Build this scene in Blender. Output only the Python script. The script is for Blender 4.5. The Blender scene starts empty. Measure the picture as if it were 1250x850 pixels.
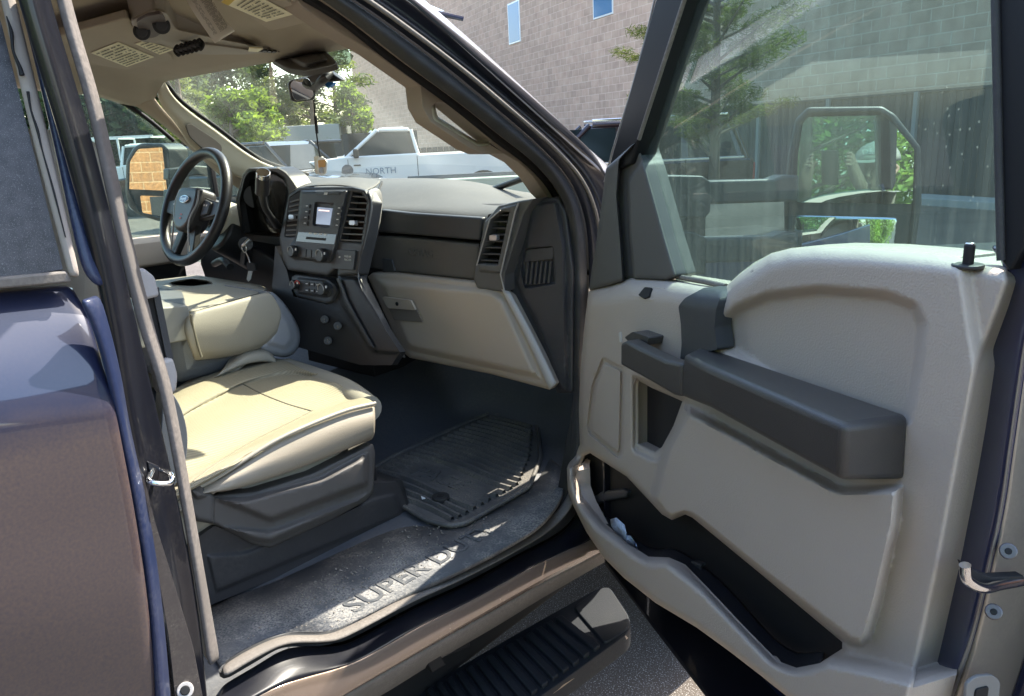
import bpy, bmesh, math, random
import numpy as np
from mathutils import Vector, Matrix, geometry
random.seed(7); RNG = np.random.default_rng(7)
SC = bpy.context.scene
COL = SC.collection
R = math.radians
# ------------------------------------------------------------------ camera
CW, CH, F = 1250.0, 850.0, 940.0
CAM = Vector((2.0, 0.0, 1.7))
_y, _p, _r = R(41.5), R(15.4), R(2.9)
FW = Vector((-math.sin(_y)*math.cos(_p), math.cos(_y)*math.cos(_p), -math.sin(_p)))
_rt = Vector((math.cos(_y), math.sin(_y), 0)); _up = _rt.cross(FW)
RT = _rt*math.cos(_r) - _up*math.sin(_r); UP = _rt*math.sin(_r) + _up*math.cos(_r)
cd = bpy.data.cameras.new('camera'); cam = bpy.data.objects.new('camera', cd); COL.objects.link(cam)
cam.matrix_world = Matrix(((RT.x, UP.x, -FW.x, CAM.x), (RT.y, UP.y, -FW.y, CAM.y), (RT.z, UP.z, -FW.z, CAM.z), (0, 0, 0, 1)))
cd.sensor_width = 36; cd.lens = 36*F/CW; cd.clip_start = 0.02; cd.clip_end = 2000
SC.camera = cam
# ------------------------------------------------------------------ light
SUN_AZ, SUN_EL = 8.0, 49.0          # azimuth from +Y towards +X
sd = Vector((math.sin(R(SUN_AZ))*math.cos(R(SUN_EL)), math.cos(R(SUN_AZ))*math.cos(R(SUN_EL)), math.sin(R(SUN_EL))))
w = bpy.data.worlds.new('World'); SC.world = w; w.use_nodes = True
nt = w.node_tree; bg = nt.nodes['Background']
sky = nt.nodes.new('ShaderNodeTexSky'); sky.sky_type = 'NISHITA'; sky.sun_disc = False
sky.sun_elevation = R(SUN_EL); sky.sun_rotation = R(SUN_AZ); sky.air_density = 1.2; sky.dust_density = 1.6
nt.links.new(sky.outputs[0], bg.inputs[0]); bg.inputs[1].default_value = 0.15
ld = bpy.data.lights.new('sun', 'SUN'); ld.energy = 3.3; ld.angle = R(0.5); ld.color = (1.0, 0.93, 0.80)
sun = bpy.data.objects.new('sun', ld); COL.objects.link(sun)
sun.rotation_euler = (-sd).to_track_quat('-Z', 'Y').to_euler()
SC.view_settings.view_transform = 'Standard'; SC.view_settings.look = 'None'
SC.view_settings.gamma = 1; SC.view_settings.exposure = 2.1
SC.render.engine = 'CYCLES'
SC.cycles.max_bounces = 12; SC.cycles.diffuse_bounces = 5; SC.cycles.transparent_max_bounces = 24
SC.cycles.glossy_bounces = 4
# ------------------------------------------------------------------ un-projection on real planes
class Pl:
    def __init__(s, o, n):
        s.o = Vector(o); s.n = Vector(n).normalized()
        if (CAM - s.o).dot(s.n) < 0: s.n = -s.n
    def off(s, h): 
        q = Pl(s.o + s.n*h, s.n); q.n = s.n; return q
def P(px, py, pl, h=0.0):
    d = FW + RT*((px-CW/2)/F) + UP*((CH/2-py)/F)
    o = pl.o + pl.n*h
    return CAM + d*((o-CAM).dot(pl.n)/d.dot(pl.n))
def PX(v): return Pl((v, 0, 0), (1, 0, 0))
def PY(v): return Pl((0, v, 0), (0, 1, 0))
def PZ(v): return Pl((0, 0, v), (0, 0, 1))
DA = R(58)
DV = Vector((math.sin(DA), -math.cos(DA), 0)); DN = Vector((-math.cos(DA), -math.sin(DA), 0)); H0 = Vector((1.0, 1.38, 0))
DOOR = Pl(H0, DN)
def proj(v):
    d = Vector(v)-CAM; z = d.dot(FW); return (CW/2+F*d.dot(RT)/z, CH/2-F*d.dot(UP)/z)
# ------------------------------------------------------------------ materials
MATS = {}
def mat(name, col, rough=.5, metal=0, spec=.5, coat=0, cior=1.5, bump=0, bscale=400, var=0, vscale=8, dust=0, dcol=(.42, .38, .31), dscale=6, dlo=.5, dhi=.75, ground_refl_z=None, emit=None, streak=False, aniso=None, speck=0, sscale=250, coatr=.03):
    if name in MATS: return MATS[name]
    m = bpy.data.materials.new(name); m.use_nodes = True; MATS[name] = m
    N = m.node_tree.nodes; L = m.node_tree.links; b = N['Principled BSDF']
    tc = N.new('ShaderNodeTexCoord'); mp = N.new('ShaderNodeMapping'); L.new(tc.outputs['Object'], mp.inputs[0])
    b.inputs['Roughness'].default_value = rough; b.inputs['Metallic'].default_value = metal
    b.inputs['Specular IOR Level'].default_value = spec
    b.inputs['Coat Weight'].default_value = coat; b.inputs['Coat Roughness'].default_value = coatr; b.inputs['Coat IOR'].default_value = cior
    c = N.new('ShaderNodeRGB'); c.outputs[0].default_value = (*col, 1); cur = c.outputs[0]
    def noise(sc, det=4, vec=None):
        n = N.new('ShaderNodeTexNoise'); n.inputs['Scale'].default_value = sc; n.inputs['Detail'].default_value = det
        L.new(vec or mp.outputs[0], n.inputs['Vector']); return n
    def ramp(src, lo, hi):
        r = N.new('ShaderNodeMapRange'); r.inputs[1].default_value = lo; r.inputs[2].default_value = hi
        L.new(src, r.inputs[0]); return r.outputs[0]
    def mix(a, bcol, fac, mode='MIX'):
        x = N.new('ShaderNodeMix'); x.data_type = 'RGBA'; x.blend_type = mode
        L.new(a, x.inputs[6]); 
        if isinstance(bcol, tuple): x.inputs[7].default_value = (*bcol, 1)
        else: L.new(bcol, x.inputs[7])
        if isinstance(fac, float): x.inputs[0].default_value = fac
        else: L.new(fac, x.inputs[0])
        return x.outputs[2]
    if var:
        f = ramp(noise(vscale).outputs[0], .3, .7)
        dark = tuple(v*(1-var) for v in col); cur = mix(cur, dark, f)
    if speck:
        f = ramp(noise(sscale, 1).outputs[0], .60, .68); cur = mix(cur, tuple(min(1, v+speck) for v in col), f)
    df = None
    if dust:
        n1 = noise(dscale, 8); n1.inputs['Roughness'].default_value = .65
        f = ramp(n1.outputs[0], dlo, dhi)
        n2 = noise(dscale*25, 3); f2 = ramp(n2.outputs[0], *((-.25, .75) if ground_refl_z else (.35, .7)))
        mm = N.new('ShaderNodeMath'); mm.operation = 'MULTIPLY'; L.new(f, mm.inputs[0]); L.new(f2, mm.inputs[1])
        m3 = N.new('ShaderNodeMath'); m3.operation = 'MULTIPLY_ADD'; m3.use_clamp = True
        L.new(mm.outputs[0], m3.inputs[0]); m3.inputs[1].default_value = dust; m3.inputs[2].default_value = dust*.12; df = m3.outputs[0]
        if ground_refl_z:  # height mask keeping the painted ground reflection to the lower part
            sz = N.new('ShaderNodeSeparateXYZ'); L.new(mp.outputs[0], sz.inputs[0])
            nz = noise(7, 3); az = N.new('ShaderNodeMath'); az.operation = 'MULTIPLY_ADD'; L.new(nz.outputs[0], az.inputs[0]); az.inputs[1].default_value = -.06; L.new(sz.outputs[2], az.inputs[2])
            rz_ = N.new('ShaderNodeMapRange'); rz_.inputs[1].default_value = ground_refl_z[0]-.03; rz_.inputs[2].default_value = ground_refl_z[1]-.03; rz_.inputs[3].default_value = 1; rz_.inputs[4].default_value = .12; L.new(az.outputs[0], rz_.inputs[0])
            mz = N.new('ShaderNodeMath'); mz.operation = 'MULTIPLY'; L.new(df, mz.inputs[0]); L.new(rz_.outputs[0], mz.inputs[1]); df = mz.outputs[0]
        cur = mix(cur, dcol, df)
        rr = N.new('ShaderNodeMapRange'); L.new(df, rr.inputs[0]); rr.inputs[3].default_value = rough; rr.inputs[4].default_value = .7
        L.new(rr.outputs[0], b.inputs['Roughness'])
        if coat:
            cc = N.new('ShaderNodeMapRange'); L.new(df, cc.inputs[0]); cc.inputs[3].default_value = coat; cc.inputs[4].default_value = 0 if not ground_refl_z else coat*.9
            L.new(cc.outputs[0], b.inputs['Coat Weight'])
    L.new(cur, b.inputs['Base Color'])
    if bump:
        n = noise(bscale, 3); bm = N.new('ShaderNodeBump'); bm.inputs['Strength'].default_value = bump; bm.inputs['Distance'].default_value = .002
        L.new(n.outputs[0], bm.inputs['Height']); L.new(bm.outputs[0], b.inputs['Normal'])
    if emit:
        b.inputs['Emission Color'].default_value = (*emit[0], 1); b.inputs['Emission Strength'].default_value = emit[1]
    return m
def glass_mat(name, tint, refl=.06, dirt=.04, dcol=(.75, .78, .72), streaks=False, rough=0.0):
    m = bpy.data.materials.new(name); m.use_nodes = True; N = m.node_tree.nodes; L = m.node_tree.links
    for n in list(N):
        if n.type == 'BSDF_PRINCIPLED': N.remove(n)
    out = [n for n in N if n.type == 'OUTPUT_MATERIAL'][0]
    t = N.new('ShaderNodeBsdfTransparent'); t.inputs[0].default_value = (*tint, 1)
    g = N.new('ShaderNodeBsdfGlossy'); g.inputs[1].default_value = rough; g.inputs[0].default_value = (1, 1, 1, 1)
    lwf = N.new('ShaderNodeLayerWeight'); lwf.inputs[0].default_value = .5
    pw = N.new('ShaderNodeMath'); pw.operation = 'POWER'; L.new(lwf.outputs['Facing'], pw.inputs[0]); pw.inputs[1].default_value = 5
    lw = N.new('ShaderNodeMath'); lw.operation = 'MULTIPLY_ADD'; L.new(pw.outputs[0], lw.inputs[0]); lw.inputs[1].default_value = .9; lw.inputs[2].default_value = .028
    m1 = N.new('ShaderNodeMixShader'); L.new(lw.outputs[0], m1.inputs[0]); L.new(t.outputs[0], m1.inputs[1]); L.new(g.outputs[0], m1.inputs[2])
    d = N.new('ShaderNodeBsdfDiffuse'); d.inputs[0].default_value = (*dcol, 1)
    tr = N.new('ShaderNodeBsdfTranslucent'); tr.inputs[0].default_value = (*dcol, 1)
    ms = N.new('ShaderNodeMixShader'); ms.inputs[0].default_value = .6; L.new(d.outputs[0], ms.inputs[1]); L.new(tr.outputs[0], ms.inputs[2])
    tc = N.new('ShaderNodeTexCoord'); mp = N.new('ShaderNodeMapping'); L.new(tc.outputs['Object'], mp.inputs[0])
    if streaks: mp.inputs['Scale'].default_value = (110, 110, 3.5)
    else: mp.inputs['Scale'].default_value = (4, 4, 4)
    n = N.new('ShaderNodeTexNoise'); n.inputs['Scale'].default_value = 1.0; n.inputs['Detail'].default_value = 6; L.new(mp.outputs[0], n.inputs[0])
    r = N.new('ShaderNodeMapRange'); r.inputs[1].default_value = .42; r.inputs[2].default_value = .75; r.inputs[3].default_value = dirt*(.7 if streaks else .45); r.inputs[4].default_value = dirt*(1.7 if streaks else 2.4)
    L.new(n.outputs[0], r.inputs[0])
    n2 = N.new('ShaderNodeTexVoronoi'); n2.inputs['Scale'].default_value = 70; L.new(tc.outputs['Object'], n2.inputs[0])
    r2 = N.new('ShaderNodeMapRange'); r2.inputs[1].default_value = .13; r2.inputs[2].default_value = .05; r2.inputs[3].default_value = 0; r2.inputs[4].default_value = dirt*5
    L.new(n2.outputs['Distance'], r2.inputs[0])
    n3 = N.new('ShaderNodeTexNoise'); n3.inputs['Scale'].default_value = 9; L.new(tc.outputs['Object'], n3.inputs[0])
    r3 = N.new('ShaderNodeMapRange'); r3.inputs[1].default_value = .52; r3.inputs[2].default_value = .66; L.new(n3.outputs[0], r3.inputs[0])
    mu = N.new('ShaderNodeMath'); mu.operation = 'MULTIPLY'; L.new(r2.outputs[0], mu.inputs[0]); L.new(r3.outputs[0], mu.inputs[1])
    ad = N.new('ShaderNodeMath'); ad.operation = 'ADD'; ad.use_clamp = True; L.new(r.outputs[0], ad.inputs[0]); L.new(mu.outputs[0], ad.inputs[1])
    m2 = N.new('ShaderNodeMixShader'); L.new(ad.outputs[0], m2.inputs[0]); L.new(m1.outputs[0], m2.inputs[1]); L.new(ms.outputs[0], m2.inputs[2])
    L.new(m2.outputs[0], out.inputs[0]); return m
NAVY = mat('navy_paint', (.006, .012, .045), .4, 0, .3, 1.0, 1.9, dust=.10, dscale=3, dlo=.55, dhi=.9, dcol=(.30, .29, .30), coatr=.03)
NAVYL = mat('grimy_navy_painted_reflection', (.003, .010, .040), .4, 0, .3, 1.0, 1.6, dust=.66, dscale=10, dlo=-1.0, dhi=.25, dcol=(.128, .084, .060), coatr=.04, ground_refl_z=(1.36, 1.42))  # brown lower part: pavement reflection painted into the colour, with some grime
NAVYD = mat('dusty_navy_paint', (.010, .020, .065), .35, .1, .3, .25, dust=.22, dscale=7, dlo=.42, dhi=.68, dcol=(.34, .33, .34), coatr=.08)
BLKP = mat('black_jamb_paint', (.003, .004, .009), .35, 0, .3, .45, dust=.07, dscale=9, dlo=.5, dhi=.75, coatr=.06)
RUB = mat('black_rubber', (.022, .023, .026), .6, bump=.2, bscale=300, dust=.25, dscale=20, dlo=.45, dhi=.8, dcol=(.25, .24, .22))
RUBD = mat('dusty_rubber', (.13, .115, .10), .75, bump=.2, bscale=200, dust=.5, dscale=8, dlo=.35, dhi=.7, dcol=(.32, .28, .25))
PLD = mat('dark_grey_plastic', (.048, .050, .054), .5, bump=.25, bscale=900, var=.15)
PLB = mat('black_plastic', (.016, .017, .019), .45, bump=.2, bscale=900, dust=.08, dscale=10)
PLK = mat('charcoal_plastic', (.085, .082, .078), .55, bump=.3, bscale=900, dust=.10, dscale=6, dlo=.5, dhi=.8)
TAN = mat('taupe_plastic', (.455, .385, .325), .55, bump=.4, bscale=380, var=.11, vscale=2.2, dust=.22, dscale=5, dcol=(.5, .45, .38))
TANG = mat('taupe_glovebox_plastic', (.42, .35, .275), .55, bump=.35, bscale=700, var=.06, vscale=3)
HDL = mat('headliner_fabric', (.44, .38, .30), .95, bump=.5, bscale=900, var=.06)
VIN = mat('stone_vinyl', (.36, .33, .265), .5, bump=.25, bscale=500, var=.06)
DKV = mat('grey_vinyl', (.12, .13, .14), .5, bump=.25, bscale=500)
FLR = mat('black_floor_vinyl', (.070, .075, .085), .6, bump=.6, bscale=60, dust=.45, dscale=6, dlo=.45, dhi=.75, dcol=(.20, .19, .17))
SCF = mat('scuffed_sill_plastic', (.034, .043, .056), .45, bump=.6, bscale=120, dust=1.3, dscale=10, dlo=.42, dhi=.66, dcol=(.30, .28, .25))
CHR = mat('chrome', (.8, .8, .8), .12, 1)
SIL = mat('silver_paint', (.45, .45, .46), .35, .6)
GREYP = mat('light_grey_plastic', (.40, .38, .37), .5, bump=.2)
WHT = mat('white_vehicle_paint', (.78, .79, .78), .3, coat=.6)
BLK = mat('matt_black', (.006, .006, .007), .7)
SCREEN = mat('display_screen', (.12, .14, .19), .2, emit=((.45, .52, .70), .12))
PAPER = mat('label_paper', (.88, .82, .58), .7)
INK = mat('label_ink', (.12, .11, .07), .8)
INKL = mat('light_print', (.7, .7, .68), .6)
LIT_CREAM = mat('sunlit_cream_trim', (.60, .56, .44), .6, bump=.3, bscale=600, var=.05)  # sunlight on the trim is put into this pale base colour
MIRR = mat('mirror_silvering', (.86, .90, .88), .0, 1)
WSG = glass_mat('windshield_glass', (.88, .93, .85), dirt=.03, dcol=(.85, .9, .8))
DRG = glass_mat('tinted_dusty_glass', (.57, .70, .69), dirt=.036, dcol=(.52, .58, .55), streaks=True)
DVG = glass_mat('side_glass', (.78, .88, .82), dirt=.03, dcol=(.7, .8, .76), streaks=True)
DARKG = mat('dark_privacy_glass', (.022, .022, .026), .3, 0, .5, dust=.45, dscale=3, dlo=.2, dhi=.7, dcol=(.15, .145, .16), speck=.10, sscale=900)
# ------------------------------------------------------------------ object helpers
def tag(o, label=None, cat=None, group=None, kind=None):
    if label: o['label'] = label
    if cat: o['category'] = cat
    if group: o['group'] = group
    if kind: o['kind'] = kind
    return o
def thing(name, label, cat, loc=(0, 0, 0), rz=0, group=None):
    o = bpy.data.objects.new(name, None); o.empty_display_size = .1; COL.objects.link(o)
    o.location = loc; o.rotation_euler = (0, 0, rz); tag(o, label, cat, group); return o
def wm(o):
    m = Matrix.LocRotScale(o.location, o.rotation_euler, o.scale)
    return (wm(o.parent) @ o.matrix_parent_inverse @ m) if o.parent else m
def link(name, me, m, parent=None, local=False, smooth=None):
    o = bpy.data.objects.new(name, me); COL.objects.link(o)
    if m is not None: me.materials.append(m)
    if parent is not None:
        o.parent = parent
        if not local: o.matrix_parent_inverse = wm(parent).inverted()
    return o
def bevel(o, w=.003, seg=3, ang=35):
    if w:
        b = o.modifiers.new('bevel', 'BEVEL'); b.width = w; b.segments = seg; b.limit_method = 'ANGLE'; b.angle_limit = R(ang)
        b.use_clamp_overlap = True
    return o
def smooth(o, ang=40):
    me = o.data
    me.polygons.foreach_set('use_smooth', [True]*len(me.polygons))
    try: me.set_sharp_from_angle(angle=R(ang))
    except Exception: pass
    return o
def fin(name, bm, m, parent=None, bev=0, ang=40, local=False, sub=0):
    bmesh.ops.recalc_face_normals(bm, faces=bm.faces)
    me = bpy.data.meshes.new(name); bm.to_mesh(me); bm.free()
    o = link(name, me, m, parent, local)
    if sub:
        s = o.modifiers.new('sub', 'SUBSURF'); s.levels = sub; s.render_levels = sub
    bevel(o, bev); smooth(o, ang if not sub else 180); return o
def spline(pts, n=6, closed=False):
    """catmull-rom through 2d or 3d points"""
    pts = [Vector(p) for p in pts]; N = len(pts); out = []
    rng = range(N if closed else N-1)
    for i in rng:
        p0 = pts[(i-1) % N] if (closed or i > 0) else pts[0]*2-pts[1]
        p1 = pts[i]; p2 = pts[(i+1) % N]
        p3 = pts[(i+2) % N] if (closed or i+2 < N) else p2*2-p1
        for k in range(n):
            t = k/n
            out.append(.5*((2*p1)+(p2-p0)*t+(2*p0-5*p1+4*p2-p3)*t*t+(3*p1-p0-3*p2+p3)*t**3))
    if not closed: out.append(pts[-1])
    return out
def rnd(pts, r=6, n=4):
    """round every corner of a 2d polygon by r"""
    pts = [Vector(p) for p in pts]; out = []; N = len(pts)
    for i in range(N):
        a, b, c = pts[i-1], pts[i], pts[(i+1) % N]
        u = (a-b); v = (c-b); d = min(r, u.length*.45, v.length*.45)
        if u.length < 1e-6 or v.length < 1e-6: continue
        p = b+u.normalized()*d; q = b+v.normalized()*d
        for k in range(n+1):
            t = k/n; out.append(p*(1-t)**2+b*2*t*(1-t)+q*t*t)
    return out
def prism(name, pts3, dirv, m, parent=None, bev=.003, local=False, holes=()):
    """polygon (optionally with holes) extruded along dirv"""
    loops = [list(pts3)]+[list(h) for h in holes]
    o = Vector(pts3[0]); n = Vector((0, 0, 0))
    for i in range(len(pts3)):
        n += (Vector(pts3[i])-o).cross(Vector(pts3[(i+1) % len(pts3)])-o)
    n.normalize(); u = n.orthogonal().normalized(); v = n.cross(u)
    co = []; ed = []
    for lp in loops:
        s = len(co)
        for q in lp: d = Vector(q)-o; co.append(Vector((d.dot(u), d.dot(v))))
        ed += [(s+i, s+(i+1) % len(lp)) for i in range(len(lp))]
    allp = [Vector(q) for lp in loops for q in lp]
    bm = bmesh.new(); dirv = Vector(dirv)
    if len(loops) == 1:
        a = [bm.verts.new(q) for q in allp]; b = [bm.verts.new(q+dirv) for q in allp]
        bm.faces.new(a); bm.faces.new(b[::-1])
    else:
        r = geometry.delaunay_2d_cdt(co, ed, [], 2, 1e-7, True)
        # map back
        vv = [o+u*c.x+v*c.y for c in r[0]]
        a = [bm.verts.new(q) for q in vv]; b = [bm.verts.new(q+dirv) for q in vv]
        cent_ok = []
        def inside(pt, poly):
            c = False; j = len(poly)-1
            for i in range(len(poly)):
                if ((poly[i].y > pt.y) != (poly[j].y > pt.y)) and (pt.x < (poly[j].x-poly[i].x)*(pt.y-poly[i].y)/(poly[j].y-poly[i].y)+poly[i].x): c = not c
                j = i
            return c
        hol = []; s = len(loops[0])
        for h in loops[1:]: hol.append(co[s:s+len(h)]); s += len(h)
        ec = {}
        for f in r[2]:
            c = sum((r[0][i] for i in f), Vector((0, 0)))/len(f)
            if any(inside(c, h) for h in hol) or not inside(c, co[:len(loops[0])]): continue
            bm.faces.new([a[i] for i in f]); bm.faces.new([b[i] for i in reversed(f)])
            for i in range(len(f)):
                k = (min(f[i], f[(i+1) % len(f)]), max(f[i], f[(i+1) % len(f)])); ec[k] = ec.get(k, 0)+1
        for (i, j), c in ec.items():
            if c == 1: bm.faces.new([a[i], a[j], b[j], b[i]])
        return fin(name, bm, m, parent, bev, 40, local)
    n_ = len(allp)
    for i in range(n_): j = (i+1) % n_; bm.faces.new([a[i], b[i], b[j], a[j]])
    return fin(name, bm, m, parent, bev, 40, local)
def plate(name, pts, pl, depth, m, parent=None, bev=.003, h=0., r=0, holes=(), sp=0):
    if sp: pts = spline(pts, sp, True)
    if r: pts = rnd(pts, r)
    return prism(name, [P(p[0], p[1], pl, h) for p in pts], pl.n*-depth, m, parent, bev, holes=[[P(p[0], p[1], pl, h) for p in (rnd(hh, r) if r else hh)] for hh in holes])
def resample(pts, n):
    pts = [Vector(p) for p in pts]
    d = [0]
    for a, b in zip(pts, pts[1:]): d.append(d[-1]+(b-a).length)
    out = []; j = 0
    for k in range(n):
        t = d[-1]*k/(n-1)
        while j < len(d)-2 and d[j+1] < t: j += 1
        s = (t-d[j])/max(1e-9, d[j+1]-d[j]); out.append(pts[j].lerp(pts[j+1], min(1, s)))
    return out
def skin(name, rows, m, parent=None, n=24, th=.006, sub=1, sp=True, cross=0, local=False, ang=60):
    """rows: list of (px points, plane[, h]) or ('3', points3d); a smooth sheet through them, given thickness"""
    g = []
    for r in rows:
        if r[0] == '3': p3 = [Vector(p) for p in r[1]]
        else: p3 = [P(p[0], p[1], r[1], r[2] if len(r) > 2 else 0) for p in r[0]]
        if sp and len(p3) > 2: p3 = spline(p3, 6)
        g.append(resample(p3, n))
    if cross:
        cols = [spline([g[i][j] for i in range(len(g))], cross) for j in range(n)]
        g = [[cols[j][i] for j in range(n)] for i in range(len(cols[0]))]
    bm = bmesh.new(); V = [[bm.verts.new(p) for p in r] for r in g]
    for i in range(len(V)-1):
        for j in range(n-1): bm.faces.new([V[i][j], V[i][j+1], V[i+1][j+1], V[i+1][j]])
    me = bpy.data.meshes.new(name); bm.normal_update()
    c = V[len(V)//2][n//2]
    if (CAM-c.co).dot(c.link_faces[0].normal) < 0: bmesh.ops.reverse_faces(bm, faces=bm.faces)
    bm.to_mesh(me); bm.free()
    o = link(name, me, m, parent, local); smooth(o, ang)
    if th:
        s = o.modifiers.new('solid', 'SOLIDIFY'); s.thickness = th; s.offset = -1
    if sub:
        s = o.modifiers.new('sub', 'SUBSURF'); s.levels = sub; s.render_levels = sub
    return o
def tube(name, pts, r, m, parent=None, seg=10, closed=False, sp=6, local=False, rad=None, flat=1.0, upv=None):
    pts = spline(pts, sp, closed) if sp else [Vector(p) for p in pts]
    bm = bmesh.new(); rings = []; N = len(pts); prev = None
    for i, p in enumerate(pts):
        t = ((pts[(i+1) % N]-pts[i-1]) if closed else (pts[min(i+1, N-1)]-pts[max(i-1, 0)])).normalized()
        if prev is None: u = (Vector(upv) if upv else (Vector((0, 0, 1)) if abs(t.z) < .9 else Vector((1, 0, 0))))
        else: u = prev
        u = (u-t*u.dot(t)).normalized(); v = t.cross(u); prev = u
        rr = r if rad is None else r*np.interp(i/(N-1), np.linspace(0, 1, len(rad)), rad)
        rings.append([bm.verts.new(p+u*math.cos(a)*rr*flat+v*math.sin(a)*rr) for a in [2*math.pi*k/seg for k in range(seg)]])
    for i in range(N if closed else N-1):
        a = rings[i]; b = rings[(i+1) % N]
        for k in range(seg): bm.faces.new([a[k], a[(k+1) % seg], b[(k+1) % seg], b[k]])
    if not closed: bm.faces.new(rings[0]); bm.faces.new(rings[-1][::-1])
    return fin(name, bm, m, parent, 0, 50, local)
def box(name, c, s, m, parent=None, bev=.004, rz=0, local=False, rot=None):
    bm = bmesh.new(); bmesh.ops.create_cube(bm, size=1)
    M = Matrix.Translation(c) @ (rot or Matrix.Rotation(rz, 4, 'Z')) @ Matrix.Diagonal((*s, 1))
    bmesh.ops.transform(bm, matrix=M, verts=bm.verts); return fin(name, bm, m, parent, bev, 40, local)
def cyl(name, a, b, r, m, parent=None, seg=24, bev=.0015, r2=None, local=False):
    a = Vector(a); b = Vector(b); bm = bmesh.new(); d = b-a
    bmesh.ops.create_cone(bm, cap_ends=True, segments=seg, radius1=r, radius2=r if r2 is None else r2, depth=d.length)
    M = Matrix.Translation((a+b)/2) @ d.to_track_quat('Z', 'Y').to_matrix().to_4x4()
    bmesh.ops.transform(bm, matrix=M, verts=bm.verts); return fin(name, bm, m, parent, bev, 40, local)
def sdf(pts, poly):
    """signed distance (inside negative) of Nx2 points to polygon"""
    pts = np.asarray(pts, float); poly = np.asarray([(p[0], p[1]) for p in poly], float)
    d = np.full(len(pts), 1e9); ins = np.zeros(len(pts), bool); n = len(poly)
    for i in range(n):
        a = poly[i]; b = poly[(i+1) % n]; e = b-a; w_ = pts-a
        t = np.clip((w_@e)/max(1e-9, e@e), 0, 1); d = np.minimum(d, np.hypot(*(w_-t[:, None]*e).T))
        c = ((a[1] > pts[:, 1]) != (b[1] > pts[:, 1])) & (pts[:, 0] < (b[0]-a[0])*(pts[:, 1]-a[1])/(b[1]-a[1]+1e-12)+a[0])
        ins ^= c
    return np.where(ins, -d, d)
def relief(name, outline, pl, layers, m, parent=None, step=6, skirt=.03, edge=(0, 0), r=0, fn=None, holes=(), ang=50, hsk=None):
    """moulded panel: outline meshed densely; layers = [(polygon, height, width)] raise (or sink) it off the plane; edge=(drop,width) rounds the rim"""
    if r: outline = rnd(outline, r)
    ol = [Vector((p[0], p[1])) for p in outline]
    def dens(l):
        out = []
        for i in range(len(l)):
            a = l[i]; b = l[(i+1) % len(l)]; k = max(1, int((b-a).length/step))
            out += [a.lerp(b, t/k) for t in range(k)]
        return out
    loops = [dens(ol)]+[dens([Vector((p[0], p[1])) for p in (rnd(h, r) if r else h)]) for h in holes]
    co = []; ed = []
    for lp in loops:
        s = len(co); co += lp; ed += [(s+i, s+(i+1) % len(lp)) for i in range(len(lp))]
    xs = [p.x for p in ol]; ys = [p.y for p in ol]
    gx, gy = np.meshgrid(np.arange(min(xs), max(xs), step), np.arange(min(ys), max(ys), step*.87))
    gx = gx.copy(); gx[1::2] += step/2; gp = np.c_[gx.ravel(), gy.ravel()]
    keep = sdf(gp, loops[0]) < -step*.5
    for h in loops[1:]: keep &= sdf(gp, h) > step*.5
    co += [Vector(p) for p in gp[keep]]
    layers = [([(p[0], p[1]) for p in rnd(poly, min(6, 2+wd*.5), 2)], hh, wd) for poly, hh, wd in layers]
    def inoff(poly, dist):
        q = np.array([(p[0], p[1]) for p in poly]); nrm = np.roll(q, -1, 0)-np.roll(q, 1, 0); nrm = np.c_[nrm[:, 1], -nrm[:, 0]]; nrm /= (np.linalg.norm(nrm, axis=1)[:, None]+1e-9)
        a_ = q+nrm*dist; b_ = q-nrm*dist
        t_ = a_ if np.mean(sdf(q+nrm*.5, poly)) < np.mean(sdf(q-nrm*.5, poly)) else b_
        return t_, -sdf(t_, poly) > dist*.9
    rings = []
    for poly, hh, wd in layers:
        pp = dens([Vector(p) for p in poly]); q = [(p.x, p.y) for p in pp]
        rings.append((np.array(q), np.ones(len(q), bool)))
        for sg in ((.5, 1.0) if wd < 5 else (.25, .5, .75, 1.0)): rings.append(inoff(q, wd*sg))
    if edge[0]:
        for lp in loops[:1]:
            q = [(p.x, p.y) for p in lp]
            for sg in (.12, .3, .6, 1.0): rings.append(inoff(q, edge[1]*sg))
        for lp in loops[1:]:
            q = np.array([(p.x, p.y) for p in lp])
            for sg in (.12, .3, .6, 1.0):
                nrm = np.roll(q, -1, 0)-np.roll(q, 1, 0); nrm = np.c_[nrm[:, 1], -nrm[:, 0]]; nrm /= (np.linalg.norm(nrm, axis=1)[:, None]+1e-9); t_ = q+nrm*edge[1]*sg
                if np.mean(sdf(t_, lp)) < 0: t_ = q-nrm*edge[1]*sg
                rings.append((t_, sdf(t_, lp) > edge[1]*sg*.9))
    for t, k in rings:
        k = k & (sdf(t, loops[0]) < -.4)
        for h in loops[1:]: k &= sdf(t, h) > .4
        s = len(co); idx = {}
        for i_ in range(len(t)):
            if k[i_]: idx[i_] = len(co); co.append(Vector(t[i_]))
        for i_ in idx:
            j_ = (i_+1) % len(t)
            if j_ in idx: ed.append((idx[i_], idx[j_]))
    res = geometry.delaunay_2d_cdt(co, ed, [], 0, 1e-3, False)
    v2 = np.array([(p.x, p.y) for p in res[0]])
    h = np.zeros(len(v2))
    for poly, hh, wd in layers:
        t = np.clip(-sdf(v2, poly)/max(wd, 1e-6), 0, 1); h += hh*(t*t*(3-2*t))
    if edge[0]:
        s = -sdf(v2, loops[0])
        for hl in loops[1:]: s = np.minimum(s, sdf(v2, hl))
        t = np.clip(s/edge[1], 0, 1); h -= edge[0]*(1-np.sqrt(np.clip(1-(1-t)**2, 0, 1)))
    if fn is not None: h += fn(v2)
    faces = res[2]
    cen = np.array([v2[list(f)].mean(0) for f in faces]); ok = sdf(cen, loops[0]) < 0
    for hl in loops[1:]: ok &= sdf(cen, hl) > 0
    faces = [f for f, k in zip(faces, ok) if k]
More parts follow.
